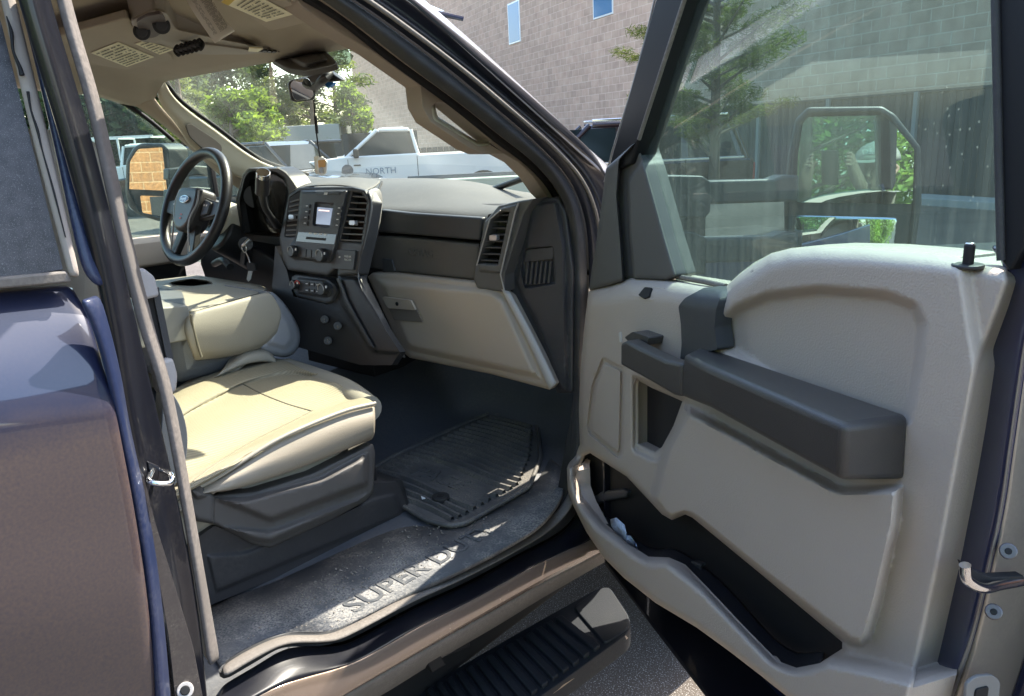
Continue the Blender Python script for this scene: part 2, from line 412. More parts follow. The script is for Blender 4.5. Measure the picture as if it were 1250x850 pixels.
    bm = bmesh.new(); V = [bm.verts.new(P(v2[i][0], v2[i][1], pl, h[i])) for i in range(len(v2))]
    for f in faces:
        try: bm.faces.new([V[i] for i in f])
        except ValueError: pass
    if skirt:
        be = [e for e in bm.edges if len(e.link_faces) == 1]
        g = bmesh.ops.extrude_edge_only(bm, edges=be)
        nv = [x for x in g['geom'] if isinstance(x, bmesh.types.BMVert)]
        for x in nv:
            k = skirt
            if hsk:
                q = np.array([proj(x.co)])
                for hl, kk in zip(loops[1:], hsk):
                    if abs(sdf(q, hl)[0]) < 1.0: k = kk
            x.co -= pl.n*k
    for x in [x for x in bm.verts if not x.link_faces]: bm.verts.remove(x)
    bm.normal_update()
    bmesh.ops.recalc_face_normals(bm, faces=bm.faces)
    me = bpy.data.meshes.new(name); bm.to_mesh(me); bm.free()
    if len(me.polygons):
        big = max(me.polygons, key=lambda q: q.area)
        if big.normal.dot(CAM-big.center) < 0: me.flip_normals()
    o = link(name, me, m, parent); smooth(o, ang); return o
def text(name, s, size, origin, right, up, m, parent=None, ext=.0015, align='LEFT', bold=0.0):
    cu = bpy.data.curves.new(name, 'FONT'); cu.body = s; cu.size = size; cu.extrude = ext; cu.align_x = align; cu.offset = bold
    cu.resolution_u = 3
    o = bpy.data.objects.new(name+'_tmp', cu); COL.objects.link(o)
    dg = bpy.context.evaluated_depsgraph_get(); me = bpy.data.meshes.new_from_object(o.evaluated_get(dg))
    bpy.data.objects.remove(o)
    r = Vector(right).normalized(); u = Vector(up).normalized(); n = r.cross(u)
    u = n.cross(r)
    me.transform(Matrix(((r.x, u.x, n.x, origin[0]), (r.y, u.y, n.y, origin[1]), (r.z, u.z, n.z, origin[2]), (0, 0, 0, 1))))
    me.materials.clear()
    return link(name, me, m, parent)
def copy_thing(o, parent=None, **kw):
    c = o.copy(); COL.objects.link(c); c.parent = parent
    for ch in [x for x in bpy.data.objects if x.parent == o and x.name != c.name]: copy_thing(ch, c)
    return c

from mathutils.bvhtree import BVHTree
_bv = {}
def onsurf(o, px, py, lift=0.0):
    """point of o's surface seen at a picture position"""
    if o.name not in _bv:
        dg = bpy.context.evaluated_depsgraph_get(); dg.update(); e = o.evaluated_get(dg); me = e.to_mesh(); m = wm(o)
        _bv[o.name] = BVHTree.FromPolygons([m @ v.co for v in me.vertices], [tuple(p.vertices) for p in me.polygons])
    d = (FW + RT*((px-CW/2)/F) + UP*((CH/2-py)/F)).normalized()
    h = _bv[o.name].ray_cast(CAM, d)
    if h[0] is None: return None, None
    n = h[1] if h[1].dot(d) < 0 else -h[1]
    return h[0]+n*lift, n
def decal(name, o, pts, lift, depth, m, parent=None, bev=.0005, r=0):
    """thin plate lying on a curved surface"""
    if r: pts = rnd(pts, r)
    q = [onsurf(o, p[0], p[1], lift) for p in pts]; q = [k for k in q if k[0] is not None]
    n = sum((k[1] for k in q), Vector((0, 0, 0))).normalized()
    return prism(name, [k[0] for k in q], n*-depth, m, parent, bev)
def seamline(name, o, pts, r, m, parent=None, sink=.35):
    pts = spline(pts, 5); q = [onsurf(o, p.x, p.y, -r*sink)[0] for p in pts]; q = [k for k in q if k is not None]
    return tube(name, q, r, m, parent, sp=0, seg=8)
# ================================================================== GROUND
def sheet(name, x0, x1, y0, y1, z, m, kind='structure'):
    me = bpy.data.meshes.new(name); me.from_pydata([(x0, y0, z), (x1, y0, z), (x1, y1, z), (x0, y1, z)], [], [(0, 1, 2, 3)])
    o = link(name, me, m); tag(o, kind=kind); return o
ASPH = mat('asphalt', (.115, .093, .076), .85, bump=1.0, bscale=160, var=.35, vscale=1.3, speck=.30, sscale=230)
sheet('ground', -400, 400, -400, 400, 0, mat('distant_ground', (.12, .115, .085), .9, var=.3, vscale=.05))
sheet('parking_lot', -60, 30, -30, 60, .004, ASPH)
# ================================================================== TRUCK BODY
T = thing('pickup_truck', 'dark navy pickup truck with its passenger door swung wide open, seen from beside the sill', 'pickup truck', (0, .9, 0))
# --- rear door, only its front part is in view
def far_back(pts, pl, h=0):      # carries a line along the cab side back past the camera to the rear of the door
    q = [P(a, b, pl, h) for a, b in pts]; a, b = q[0], q[1]; t = (-.95-a.y)/(b.y-a.y); e = a+(b-a)*t
    e.z = a.z; e.x = a.x
    return [e, e.lerp(a, .5)]+q
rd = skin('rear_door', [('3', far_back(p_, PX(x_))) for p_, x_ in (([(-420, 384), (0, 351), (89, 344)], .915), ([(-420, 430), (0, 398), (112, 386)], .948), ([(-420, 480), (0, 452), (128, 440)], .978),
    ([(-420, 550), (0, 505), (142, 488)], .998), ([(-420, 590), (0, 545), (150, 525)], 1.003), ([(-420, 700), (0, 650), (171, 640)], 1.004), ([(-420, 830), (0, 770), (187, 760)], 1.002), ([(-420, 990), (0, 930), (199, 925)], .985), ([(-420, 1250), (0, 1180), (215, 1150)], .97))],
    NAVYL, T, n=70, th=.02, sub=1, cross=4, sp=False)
plate('belt_trim', [(-300, 372), (0, 339), (82, 331), (89, 345), (0, 353), (-300, 388)], PX(.952), .02, RUBD, rd, .003)
GLP = Pl((.945, .3, 1.56), (1, 0, .20))
gq = [P(a, b, GLP) for a, b in [(-300, -60), (-25, -60), (2, 30), (77, 329), (0, 340), (-300, 373)]]
prism('window_pane', [Vector((gq[0].x, -.93, gq[0].z))]+gq+[Vector((gq[-1].x, -.93, gq[-1].z))], GLP.n*-.006, DARKG, rd, 0)
bq = P(-300, 380, PX(.94)); prism('belt_trim_rear', [Vector((.952, bq.y+.01, bq.z-.012)), Vector((.952, bq.y+.01, bq.z+.03)), Vector((.952, -.95, bq.z+.03)), Vector((.952, -.95, bq.z-.012))], (-.03, 0, 0), RUBD, rd, .003)
prism('cab_corner', [(.98, -.95, .8), (.98, -1.1, .8), (.90, -1.1, 1.6), (.86, -1.1, 2.0), (.86, -.93, 2.0), (.93, -.93, 1.6)], (-.05, 0, 0), NAVY, T, .006)
prism('upper_rear_frame', [Vector((gq[0].x+.003, gq[1].y, gq[1].z-.0)), Vector((gq[0].x+.003, gq[1].y, gq[1].z+.07)), Vector((gq[0].x+.003, -.95, gq[0].z+.07)), Vector((gq[0].x+.003, -.95, gq[0].z))], (-.03, 0, 0), NAVY, rd, .004)
skin('window_frame', [([(-12, -40), (0, 10), (36, 165), (82, 340)], GLP, .004), ([(-3, -40), (12, 10), (50, 165), (92, 338)], GLP, .012), ([(10, -40), (25, 10), (62, 165), (101, 340)], GLP, .008)], mat('dusty_frame_trim', (.30, .26, .23), .7, bump=.2, bscale=200, dust=.6, dscale=7, dcol=(.45, .40, .36)), rd, th=.012)
tube('trim_crack', [P(a, b, GLP, .0125) for a, b in [(8, 20), (14, 40), (16, 62), (24, 82), (27, 92)]], .0022, BLK, rd, rad=[.3, 1, .7, 1, 1.4])
tube('trim_crack', [P(a, b, GLP, .0125) for a, b in [(34, 112), (38, 135), (46, 160), (52, 185), (66, 235), (80, 290)]], .0018, BLK, rd, rad=[1, .6, .9, .5, .7, .4])
skin('door_edge', [([(10, -40), (25, 10), (62, 165), (97, 320), (118, 350)], GLP, .0), ([(22, -40), (34, 10), (76, 165), (112, 305), (128, 350)], GLP, .004), ([(34, -40), (46, 10), (90, 165), (124, 300), (136, 345)], GLP, -.012)], NAVYD, rd, th=.01)
skin('door_edge_hem', [([(100, 366), (113, 388), (131, 445), (143, 500), (171, 640), (187, 760), (199, 925)], PX(1.0)), ([(112, 362), (126, 400), (142, 460), (152, 510), (178, 640), (194, 760), (207, 925)], PX(.996)),
     ([(124, 358), (136, 400), (150, 460), (160, 520), (186, 640), (202, 760), (216, 925)], PX(.975))], NAVYD, rd, th=.01, cross=3)
# --- B pillar
bp = skin('b_pillar', [([(28, -60), (46, 10), (90, 165), (126, 300), (146, 400), (160, 500), (186, 640), (203, 760), (218, 925)], PX(.955)),
     ([(42, -60), (56, 10), (104, 165), (138, 300), (158, 400), (176, 500), (205, 640), (224, 760), (240, 925)], PX(.925)),
     ([(52, -60), (64, 0), (112, 165), (146, 300), (170, 400), (192, 490), (226, 640), (248, 770), (262, 925)], PX(.915))], BLKP, T, n=40, th=.02, cross=3)
jb = plate('jamb_panel', rnd([(162, 560), (184, 650), (206, 780), (222, 925), (262, 925), (236, 790), (206, 690), (190, 640), (176, 580)], 8), PX(.962), .02, mat('jamb_paint', (.05, .045, .05), .2, .3, .5, 1.0, dust=.35, dscale=10, dlo=.45, dhi=.8), T, .003)
cyl('drain_grommet', P(226, 843, PX(.962)), P(226, 843, PX(.970)), .012, GREYP, jb); cyl('grommet_hole', P(226, 843, PX(.9695)), P(226, 843, PX(.9715)), .007, BLK, jb)
ws = skin('weatherstrip', [([(54, -60), (72, 20), (104, 130), (138, 280), (168, 400), (195, 487), (232, 683), (252, 812)], PX(.912)), ([(66, -60), (84, 20), (116, 130), (150, 280), (180, 400), (205, 487), (240, 683), (260, 814)], PX(.918)),
     ([(76, -60), (94, 20), (126, 130), (161, 280), (191, 400), (215, 490), (249, 683), (271, 806)], PX(.895))], mat('sun_bleached_rubber', (.11, .10, .095), .7, bump=.2, bscale=250, dust=.5, dscale=6, dlo=.35, dhi=.8, dcol=(.42, .36, .33)), T, n=40, th=.012, cross=3)
skin('pillar_trim', [([(66, -60), (84, 20), (116, 130), (150, 280), (180, 400), (205, 487), (240, 683), (260, 814)], PX(.895)), ([(66, -60), (84, 20), (116, 130), (150, 280), (180, 400), (205, 487), (240, 683), (250, 790)], PX(.80))], TAN, T, th=.01, n=30)
# striker loop
st = tube('door_striker', [P(187, 572, PX(.94)), P(183, 588, PX(.975)), P(207, 590, PX(.985)), P(209, 580, PX(.975)), P(196, 574, PX(.94))], .0042, CHR, T, sp=4)
plate('striker_plate', [(180, 563), (196, 570), (194, 588), (184, 590)], PX(.945), .006, BLKP, st, .002)
# --- roof, door-opening frame, A pillar
K1 = [(300, -75), (345, -32), (420, 22), (500, 84), (560, 128), (610, 168), (650, 200), (680, 235), (692, 270), (696, 330), (697, 420), (697, 500), (694, 565), (684, 607), (660, 638), (620, 664), (560, 695), (502, 721), (418, 763), (388, 771), (344, 772), (300, 790), (268, 810)]
KM = [(325, -70), (370, -28), (445, 22), (525, 84), (590, 134), (640, 175), (672, 205), (694, 240), (704, 275), (708, 335), (708, 420), (708, 505), (705, 575), (696, 617), (672, 646), (628, 671), (566, 703), (504, 731), (424, 771), (392, 779), (348, 780), (304, 800), (270, 822)]
K2 = [(345, -70), (388, -28), (462, 22), (545, 84), (610, 138), (658, 180), (690, 215), (708, 250), (715, 285), (718, 340), (718, 430), (717, 510), (714, 580), (706, 624), (684, 650), (636, 676), (572, 711), (506, 741), (430, 781), (402, 787), (352, 789), (310, 812), (272, 834)]
fr = skin('opening_seal', [(K1, PX(.915)), (KM, PX(.945)), (K2, PX(.935))], RUB, T, n=110, th=.02, cross=4)
# paint outboard of the seal up to the gutter highlight
skin('a_pillar_paint', [([(345, -70), (388, -28), (462, 22), (545, 84), (610, 138), (658, 180), (690, 215), (708, 250), (716, 290), (718, 350), (718, 450), (716, 600)], PX(.935)),
     ([(375, -70), (410, -30), (482, 20), (566, 84), (632, 138), (680, 182), (710, 222), (722, 262), (728, 300), (729, 360), (728, 450), (726, 600)], PX(.955)),
     ([(385, -70), (424, -30), (494, 18), (578, 84), (644, 138), (692, 180), (722, 222), (734, 262), (740, 300), (741, 360), (740, 450), (740, 600)], PX(.94)),
     ([(420, -70), (462, -28), (512, 8), (598, 84), (655, 136), (705, 181), (741, 214), (760, 262), (770, 300), (771, 360), (770, 450), (770, 600)], PX(.965))], mat('shiny_jamb_paint', (.010, .012, .022), .3, .2, .5, 1.0, dust=.12, dscale=12, dlo=.5, dhi=.8, coatr=.08), T, n=70, th=.02, cross=5)
for k, (o1, xx, rr) in enumerate([(16, .958, .004), (24, .952, .003)]):
    tube('seal_lip', [P(a+o1, b-o1*.1, PX(xx)) for a, b in [(388, -28), (462, 22), (545, 84), (610, 138), (658, 180), (690, 215), (708, 250), (716, 290), (717, 350)]], rr, RUB if k else RUBD, fr)
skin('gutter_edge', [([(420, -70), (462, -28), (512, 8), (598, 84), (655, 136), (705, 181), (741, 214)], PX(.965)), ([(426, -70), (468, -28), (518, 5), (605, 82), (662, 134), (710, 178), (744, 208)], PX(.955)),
     ([(432, -72), (474, -30), (524, 2), (611, 79), (667, 131), (714, 175), (746, 203)], PX(.90))], mat('pillar_edge_highlight', (.42, .42, .47), .3, .1, .5, .8), T, th=.01)  # pale base colour is a highlight painted along the gutter
def sm(t): t = min(1, max(0, t)); return t*t*(3-2*t)
def grid(name, xs, ys, fz, m, parent, th=.012, sub=0, tp=0):
    bm = bmesh.new(); V = [[bm.verts.new((x*(1 if not tp else 1-tp*sm((y-.55)/.75)), y, fz(x, y))) for x in xs] for y in ys]
    for i in range(len(ys)-1):
        for j in range(len(xs)-1): bm.faces.new([V[i][j], V[i][j+1], V[i+1][j+1], V[i+1][j]])
    o = fin(name, bm, m, parent, 0, 60, sub=sub)
    if th: s = o.modifiers.new('solid', 'SOLIDIFY'); s.thickness = th; s.offset = 0
    return o
grid('roof', np.linspace(-.88, .90, 24), np.linspace(-1.1, 1.34, 20), lambda x, y: 2.085-.03*abs(x/.9)**2-.05*sm((abs(x)-.66)/.26)-.05*sm((y-.75)/.6), NAVY, T, .01, tp=.20)
def hlz(x, y): return 2.015-.03*sm((y-.8)/.3)-.045*sm((y-1.12)/.2)-.075*sm((abs(x+.0)-.66)/.18)
hl = grid('headliner', np.linspace(-.86, .84, 40), np.linspace(-.9, 1.325, 40), hlz, HDL, T, .012)
for v in hl.data.vertices:
    if v.co.x > .5: v.co.x -= (v.co.x-.5)*.55*sm((v.co.y-.75)/.5)
box('cab_back_wall', (0, -1.05, 1.4), (1.8, .04, 1.25), TAN, T)
# far side: door, B pillar, sill
box('driver_door', (-.93, .62, 1.10), (.08, 1.55, .58), PLB, T)
DD = T
skin('driver_belt_trim', [('3', [(-.89, -.2, 1.415), (-.89, .8, 1.415), (-.89, 1.5, 1.41)]), ('3', [(-.84, -.2, 1.41), (-.84, .8, 1.41), (-.84, 1.5, 1.40)]), ('3', [(-.83, -.2, 1.30), (-.83, .8, 1.30), (-.83, 1.5, 1.30)])], TAN, T, th=.01)
box('driver_side_pillar', (-.88, .1, 1.70), (.06, .14, .60), TAN, T)
plate('driver_window_glass', [(60, 60), (105, 100), (235, 185), (330, 235), (330, 320), (60, 320)], PX(-.90), .004, DVG, T, 0)
# floor, sill, rocker
grid('floor', np.linspace(-.9, .90, 10), list(np.linspace(-1.0, 1.55, 8))+list(np.linspace(1.6, 2.1, 8)), lambda x, y: .828+.42*sm((y-1.62)/.45)+.14*sm((.26-abs(x+.02))/.12)*sm((y-.9)/.4), FLR, T, .02)
box('firewall', (0, 2.12, 1.10), (1.86, .04, .50), BLK, T)
grid('kick_panel', [.86, .90], np.linspace(1.1, 2.1, 8), lambda x, y: .82, PLB, T)
prism('footwell_side', [(.90, 1.38, .82), (.90, 2.1, .82), (.90, 2.1, 1.5), (.90, 1.62, 1.5)], (.03, 0, 0), PLB, T)
S0 = [(235, 760), (262, 738), (340, 708), (480, 647), (545, 642), (600, 622), (650, 592), (672, 560)]
S1 = [(268, 812), (300, 790), (344, 772), (388, 771), (418, 763), (502, 721), (560, 695), (620, 664), (660, 638), (684, 607), (692, 575)]
sp_ = skin('sill_plate', [(S0, PZ(.842)), (S1, PZ(.846))], SCF, T, n=60, th=.012, sub=0)
ROCK = mat('rocker_ground_reflection', (.30, .22, .17), .2, .5, .5, 1.0, 1.7, dust=.25, dscale=5, dlo=.4, dhi=.8, dcol=(.36, .29, .24), coatr=.12)  # tan base colour paints in the sunlit ground's reflection, under a dusty film
KA = [(272, 834), (310, 812), (352, 789), (402, 787), (430, 781), (506, 741), (572, 711), (636, 676), (684, 650), (706, 624), (714, 600)]
rk = skin('rocker_panel', [(KA, PX(.94)), ([(245, 875), (318, 832), (362, 812), (405, 806), (440, 796), (510, 756), (576, 724), (640, 688), (690, 662), (712, 640), (722, 615)], PX(.975)),
     ([(235, 895), (327, 843), (375, 826), (410, 816), (445, 802), (513, 764), (580, 730), (645, 694), (690, 672), (722, 658), (740, 640)], PX(.995))], BLKP, T, n=60, th=.01, cross=3)
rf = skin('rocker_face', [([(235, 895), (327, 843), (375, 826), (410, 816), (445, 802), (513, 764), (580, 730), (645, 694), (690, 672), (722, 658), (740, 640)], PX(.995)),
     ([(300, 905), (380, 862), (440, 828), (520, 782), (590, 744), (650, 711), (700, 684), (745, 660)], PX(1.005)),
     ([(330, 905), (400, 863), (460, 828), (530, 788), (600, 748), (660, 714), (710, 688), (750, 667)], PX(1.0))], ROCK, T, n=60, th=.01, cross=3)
skin('rocker_lip', [([(330, 905), (400, 863), (460, 828), (530, 788), (600, 748), (660, 714), (710, 688), (750, 667)], PX(1.0)), ([(350, 905), (415, 866), (475, 832), (540, 795), (610, 755), (665, 722), (715, 694), (760, 669)], PX(.985)),
     ([(350, 925), (420, 880), (480, 844), (540, 806), (610, 765), (665, 731), (715, 702), (760, 676)], PX(.93))], RUBD, rk, n=40, th=.01)
skin('sill_seal', [([(268, 812), (300, 792), (344, 774), (388, 773), (418, 765), (502, 723), (560, 697), (620, 666), (660, 640), (688, 610), (700, 575)], PX(.935)),
     ([(272, 826), (308, 804), (350, 784), (400, 781), (426, 774), (504, 733), (568, 704), (630, 672), (672, 646), (698, 617), (708, 580)], PX(.965))], RUBD, fr, n=60, th=.008)
box('underbody', (0, 1.0, .60), (1.75, 3.6, .16), BLK, T, .01)
# --- running board
PLS = mat('step_plastic', (.014, .017, .022), .55, spec=.25, bump=.3, bscale=500, dust=.06)
rb = plate('running_board', rnd([(330, 960), (470, 868), (540, 826), (640, 768), (728, 719), (744, 716), (768, 752), (770, 766), (764, 775), (680, 836), (520, 945)], 7), PZ(.53), .05, PLS, T, .006)
bm = bmesh.new()
q0, q1 = (733, 730), (-0, 0)
inn = [(520, 842), (690, 747)]; out = [(560, 908), (738, 783)]
for k in range(14):
    t0 = k/14; t1 = t0+.042
    def L2(a, t): return (a[0][0]+(a[1][0]-a[0][0])*t, a[0][1]+(a[1][1]-a[0][1])*t)
    q = [L2(inn, t0), L2(inn, t1), L2(out, t1), L2(out, t0)]
    a = [bm.verts.new(P(x, y, PZ(.541))) for x, y in q]; b = [bm.verts.new(P(x, y, PZ(.541))-Vector((0, 0, .014))) for x, y in q]
    bm.faces.new(a); bm.faces.new(b[::-1])
    for i in range(4): bm.faces.new([a[i], b[i], b[(i+1) % 4], a[(i+1) % 4]])
fin('tread', bm, PLS, rb, .003)
skin('board_trim', [([(764, 776), (680, 837), (520, 946)], PZ(.527)), ([(767, 779), (684, 841), (524, 950)], PZ(.514))], mat('brushed_edge_metal', (.45, .38, .30), .4, .6), rb, th=.004, sub=0, sp=False)
plate('end_cap', rnd([(700, 741), (730, 719), (744, 716), (768, 752), (768, 766), (738, 785)], 6), PZ(.537), .012, PLS, rb, .003)
plate('mounting_bracket', [(500, 760), (560, 730), (575, 790), (520, 812)], PX(.93), .05, BLK, T, .004)
plate('mounting_strut', [(505, 775), (520, 768), (545, 812), (528, 822)], PX(.96), .02, BLK, T, .003)
# --- front end: cowl, bonnet, wings, wiper
HOODM = mat('bonnet_paint', (.016, .017, .020), .6, 0, .08, 0, var=.3)
def hoodz(x, y): return 1.415-.02*(y-1.9)-.05*sm((y-2.7)/.6)-.03*sm((.45-abs(x))/.15)*0+.035*sm((abs(x)-.42)/.12)-.10*sm((abs(x)-.80)/.16)
hood = grid('bonnet', np.linspace(-.97, .97, 36), np.linspace(1.93, 3.25, 24), hoodz, HOODM, T, .01, sub=1)
box('cowl', (0, 1.9, 1.40), (1.7, .14, .03), PLB, T)
for s in (1, -1):
    prism('front_wing', [(s*.98, 1.66, .62), (s*.98, 1.66, 1.44), (s*.98, 1.70, 1.44), (s*.98, 1.95, 1.36), (s*.98, 3.2, 1.28), (s*.98, 3.3, .7), (s*.98, 2.95, .65), (s*.98, 2.8, .98), (s*.98, 2.45, 1.12), (s*.98, 2.1, .98), (s*.98, 1.95, .62)], (-s*.04, 0, 0), NAVY, T, .006)
box('front_grille', (0, 3.32, 1.0), (1.7, .08, .6), mat('grille_grey', (.1, .1, .1), .4, .5), T)
for s in (1, -1):
    wh = cyl('front_wheel', (s*1.03, 2.45, .42), (s*.74, 2.45, .42), .42, RUB, T, 40, .02); cyl('wheel_rim', (s*1.036, 2.45, .42), (s*.9, 2.45, .42), .25, SIL, wh, 32)
wp = tube('windshield_wiper', [P(650, 214, Pl((0, 1.75, 1.57), (0, .375, .44)), .03), P(600, 232, Pl((0, 1.75, 1.57), (0, .375, .44)), .03), P(560, 245, Pl((0, 1.75, 1.57), (0, .375, .44)), .03)], .009, PLB, T, sp=2)
# windshield
WS = Pl((0, 1.31, 1.945), (0, .375, .44))
bm = bmesh.new(); rows = []
for j in range(9):
    t = j/8; z = 1.96+(1.52-1.96)*t; hw = .70+.12*t; rr = []
    for i in range(13):
        u = -1+2*i/12; rr.append(bm.verts.new((u*hw, 1.30+(1.80-1.30)*t+.07*(1-u*u), z)))
    rows.append(rr)
for j in range(8):
    for i in range(12): bm.faces.new([rows[j][i], rows[j][i+1], rows[j+1][i+1], rows[j+1][i]])
fin('windshield', bm, WSG, T, 0, 180)
# ================================================================== INTERIOR SHELL
skin('pillar_backing', [([(330, -24), (365, 0), (414, 30), (475, 78), (548, 131), (602, 174), (640, 202), (668, 232), (680, 262), (684, 330)], PX(.84)), ([(360, -70), (402, -28), (478, 20), (562, 84), (628, 138), (678, 182), (708, 215), (722, 250), (728, 285), (730, 340)], PX(.85))], BLK, T, n=60, th=.006)
AP = plate('a_pillar_trim', [(340, -30), (372, -6), (420, 24), (481, 72), (554, 125), (608, 168), (645, 196), (672, 226), (686, 252), (680, 252), (664, 235), (651, 216), (633, 198), (615, 188), (590, 188), (575, 182), (526, 149), (516, 131), (513, 105), (456, 64), (420, 44), (370, 10)],
    PX(.83), .045, mat('taupe_pillar_trim', (.32, .26, .21), .6, bump=.3, bscale=600), T, .006, holes=[rnd([(527, 131), (534, 124), (545, 126), (600, 172), (597, 177), (584, 179), (529, 146)], 4)])
skin('pillar_gap_cover', [([(340, -30), (372, -6), (420, 24), (481, 72), (554, 125), (608, 168), (645, 196), (672, 226), (686, 252)], PX(.822)), ([(352, -50), (384, -20), (432, 20), (494, 68), (568, 121), (622, 164), (660, 196), (688, 228), (700, 262)], PX(.915))], MATS['taupe_pillar_trim'], AP, th=.004)
skin('handle_slot_liner', [([(527, 131), (529, 146), (584, 179), (599, 175)], PX(.828)), ([(531, 128), (534, 142), (583, 173), (598, 170)], PX(.79))], LIT_CREAM, AP, th=.003, sub=0, sp=False)
# driver-side pillar trim, sunlight put into its cream colour
dp = skin('far_pillar_trim', [([(200, 88), (203, 105), (222, 128), (262, 158), (320, 198), (378, 216)], PX(-.71)), ([(193, 98), (197, 118), (214, 142), (248, 168), (300, 206), (362, 222)], PX(-.73)), ([(189, 104), (196, 130), (214, 152), (233, 180), (268, 205), (320, 230)], PX(-.76))], LIT_CREAM, T, n=30, th=.012, cross=3)
skin('far_pillar_lower_trim', [([(160, 108), (180, 108), (196, 130), (214, 152), (233, 180), (268, 205), (320, 230)], PX(-.765)), ([(104, 92), (150, 122), (180, 142), (208, 162), (232, 184), (262, 212), (300, 240)], PX(-.84))], HDL, T, n=30, th=.012)
plate('assist_handle_recess', rnd([(227, 153), (233, 151), (262, 170), (271, 178), (271, 186), (250, 184), (232, 167)], 4), PX(-.715), .01, mat('brown_recess', (.10, .085, .07), .7), dp, .001)
tube('window_seal', [P(a, b, PX(-.86)) for a, b in [(104, 100), (150, 125), (180, 145), (212, 172)]], .008, BLK, T)
tube('windshield_edge_seal', [P(a, b, PX(-.70)) for a, b in [(203, 88), (204, 100), (222, 124), (264, 155), (320, 195), (376, 213)]], .007, BLK, T)
box('far_quarter_frame', P(262, 235, PX(-.90)), (.03, .02, .36), BLK, T)
# visors and labels
def sheetpx(name, pts, pl, m, parent, h=0, th=.0012): return plate(name, pts, pl, th, m, parent, 0, h)
def textlines(name, quad, pl, h, parent, n, rows, m=INK, frac=.35, seed=1, head=True):
    """fine print: short bars of ink on a paper quad (a,b,c,d = left-top, right-top, right-bottom, left-bottom)"""
    a, b, c, d = [P(x, y, pl, h) for x, y in quad]; bm = bmesh.new(); rg = random.Random(seed)
    for i in range(rows):
        v = (i+.8)/(rows+.8); vh = frac/(rows+.8)
        u = .06
        while u < .92:
            L = rg.uniform(.03, .10); 
            if rg.random() < .18: u += .05; continue
            e = min(.94, u+L)
            if e-u > .01:
                def bil(u_, v_): return (a.lerp(b, u_)).lerp(d.lerp(c, u_), v_)
                bm.faces.new([bm.verts.new(bil(*q)) for q in ((u, v), (e, v), (e, v+vh), (u, v+vh))])
            u = e+.014
    return fin(name, bm, m, parent)
VD = Pl((-.4, 1.0, 1.965), (0, 0, 1))
vis = plate('sun_visor', rnd([(62, 47), (100, 37), (157, 22), (172, 48), (206, 66), (214, 76), (170, 88), (120, 80), (66, 60)], 6), VD, .018, HDL, T, .006)
lb = sheetpx('visor_label', [(111, 65), (144, 52), (188, 70), (155, 82)], VD, PAPER, vis, .003)
textlines('label_print', [(111, 65), (144, 52), (188, 70), (155, 82)], VD, .0045, lb, 1, 9, seed=3)
lb = sheetpx('visor_label', [(165, 54), (177, 50), (212, 61), (195, 67)], VD, PAPER, vis, .003)
textlines('label_print', [(165, 54), (177, 50), (212, 61), (195, 67)], VD, .0045, lb, 1, 6, seed=4)
VP = Pl((.5, .8, 1.93), (0, 0, 1))
vis2 = plate('sun_visor', rnd([(235, -60), (262, -20), (300, 20), (322, 34), (330, 38), (352, 34), (385, 24), (340, -5), (290, -60)], 8), VP, .018, HDL, T, .006)
lb = sheetpx('visor_label', [(270, 3), (296, -14), (358, 18), (325, 27)], VP, PAPER, vis2, .003)
textlines('label_print', [(284, 6), (302, -8), (352, 18), (324, 25)], VP, .0045, lb, 1, 9, seed=6)
sheetpx('label_header', [(270, 3), (283, -6), (290, -3), (279, 7)], VP, mat('label_yellow', (.62, .45, .08), .7), lb, .0048, .0006)
hg = skin('hanging_warning_tag', [([(224, -12), (230, 5), (246, 30), (262, 53)], PY(.80)), ([(248, -20), (254, -6), (268, 18), (286, 38)], PY(.80))], mat('tag_paper', (.80, .75, .66), .7), T, th=.001, sub=0)
for (u0, q) in enumerate([[(228, -8), (234, -10), (268, 44), (263, 47)], [(236, -12), (250, -18), (281, 36), (271, 43)]]):
    textlines('tag_print', [q[1], q[2], q[3], q[0]], PY(.80), .002, hg, 1, 5 if u0 == 0 else 9, seed=9+u0, frac=.3)
# overhead console
OC = Pl((0, 1.0, 1.955), (0, 0, 1))
oc = relief('overhead_console', rnd([(158, 24), (188, 10), (204, 14), (214, 34), (262, 45), (320, 56), (348, 62), (344, 70), (330, 74), (290, 72), (240, 66), (196, 54), (172, 52)], 5), OC, [([(215, 48), (262, 52), (320, 60), (340, 64), (330, 70), (290, 69), (230, 61)], .008, 5)], mat('overhead_console_plastic', (.36, .32, .27), .6, bump=.2), T, step=4, skirt=.05, edge=(.012, 7))
mp_ = plate('map_light_panel', rnd([(166, 28), (180, 20), (197, 17), (203, 26), (202, 38), (190, 46), (174, 48)], 4), OC, .006, mat('map_light_brown', (.10, .075, .07), .5), oc, .001, h=.004)
for c in ((173, 39), (197, 31)):
    cyl('reading_light', P(*c, OC, .003), P(*c, OC, .008), .017, PLB, mp_, 20)
    cyl('reading_light_lens', P(*c, OC, .008), P(*c, OC, .010), .011, PLD, mp_, 20)
plate('dome_lens', [(304, 59), (321, 60), (315, 64), (303, 63)], OC, .004, mat('dome_lens_plastic', (.8, .72, .45), .4), oc, .001, h=.011)
for k in range(4): plate('console_button', [(322+k*6, 62+k*.5), (326+k*6, 62.5+k*.5), (324+k*6, 65+k*.5), (319+k*6, 64+k*.5)], OC, .004, PLB, oc, .0005, h=.011)
ck = thing('key_clip', 'black ribbed clip hooked under the overhead console between the visor labels', 'clip', P(230, 60, OC))
bar = tube('clip_bar', [P(217, 62, OC, .02), P(246, 54, OC, .02)], .007, BLK, ck, sp=0, seg=8)
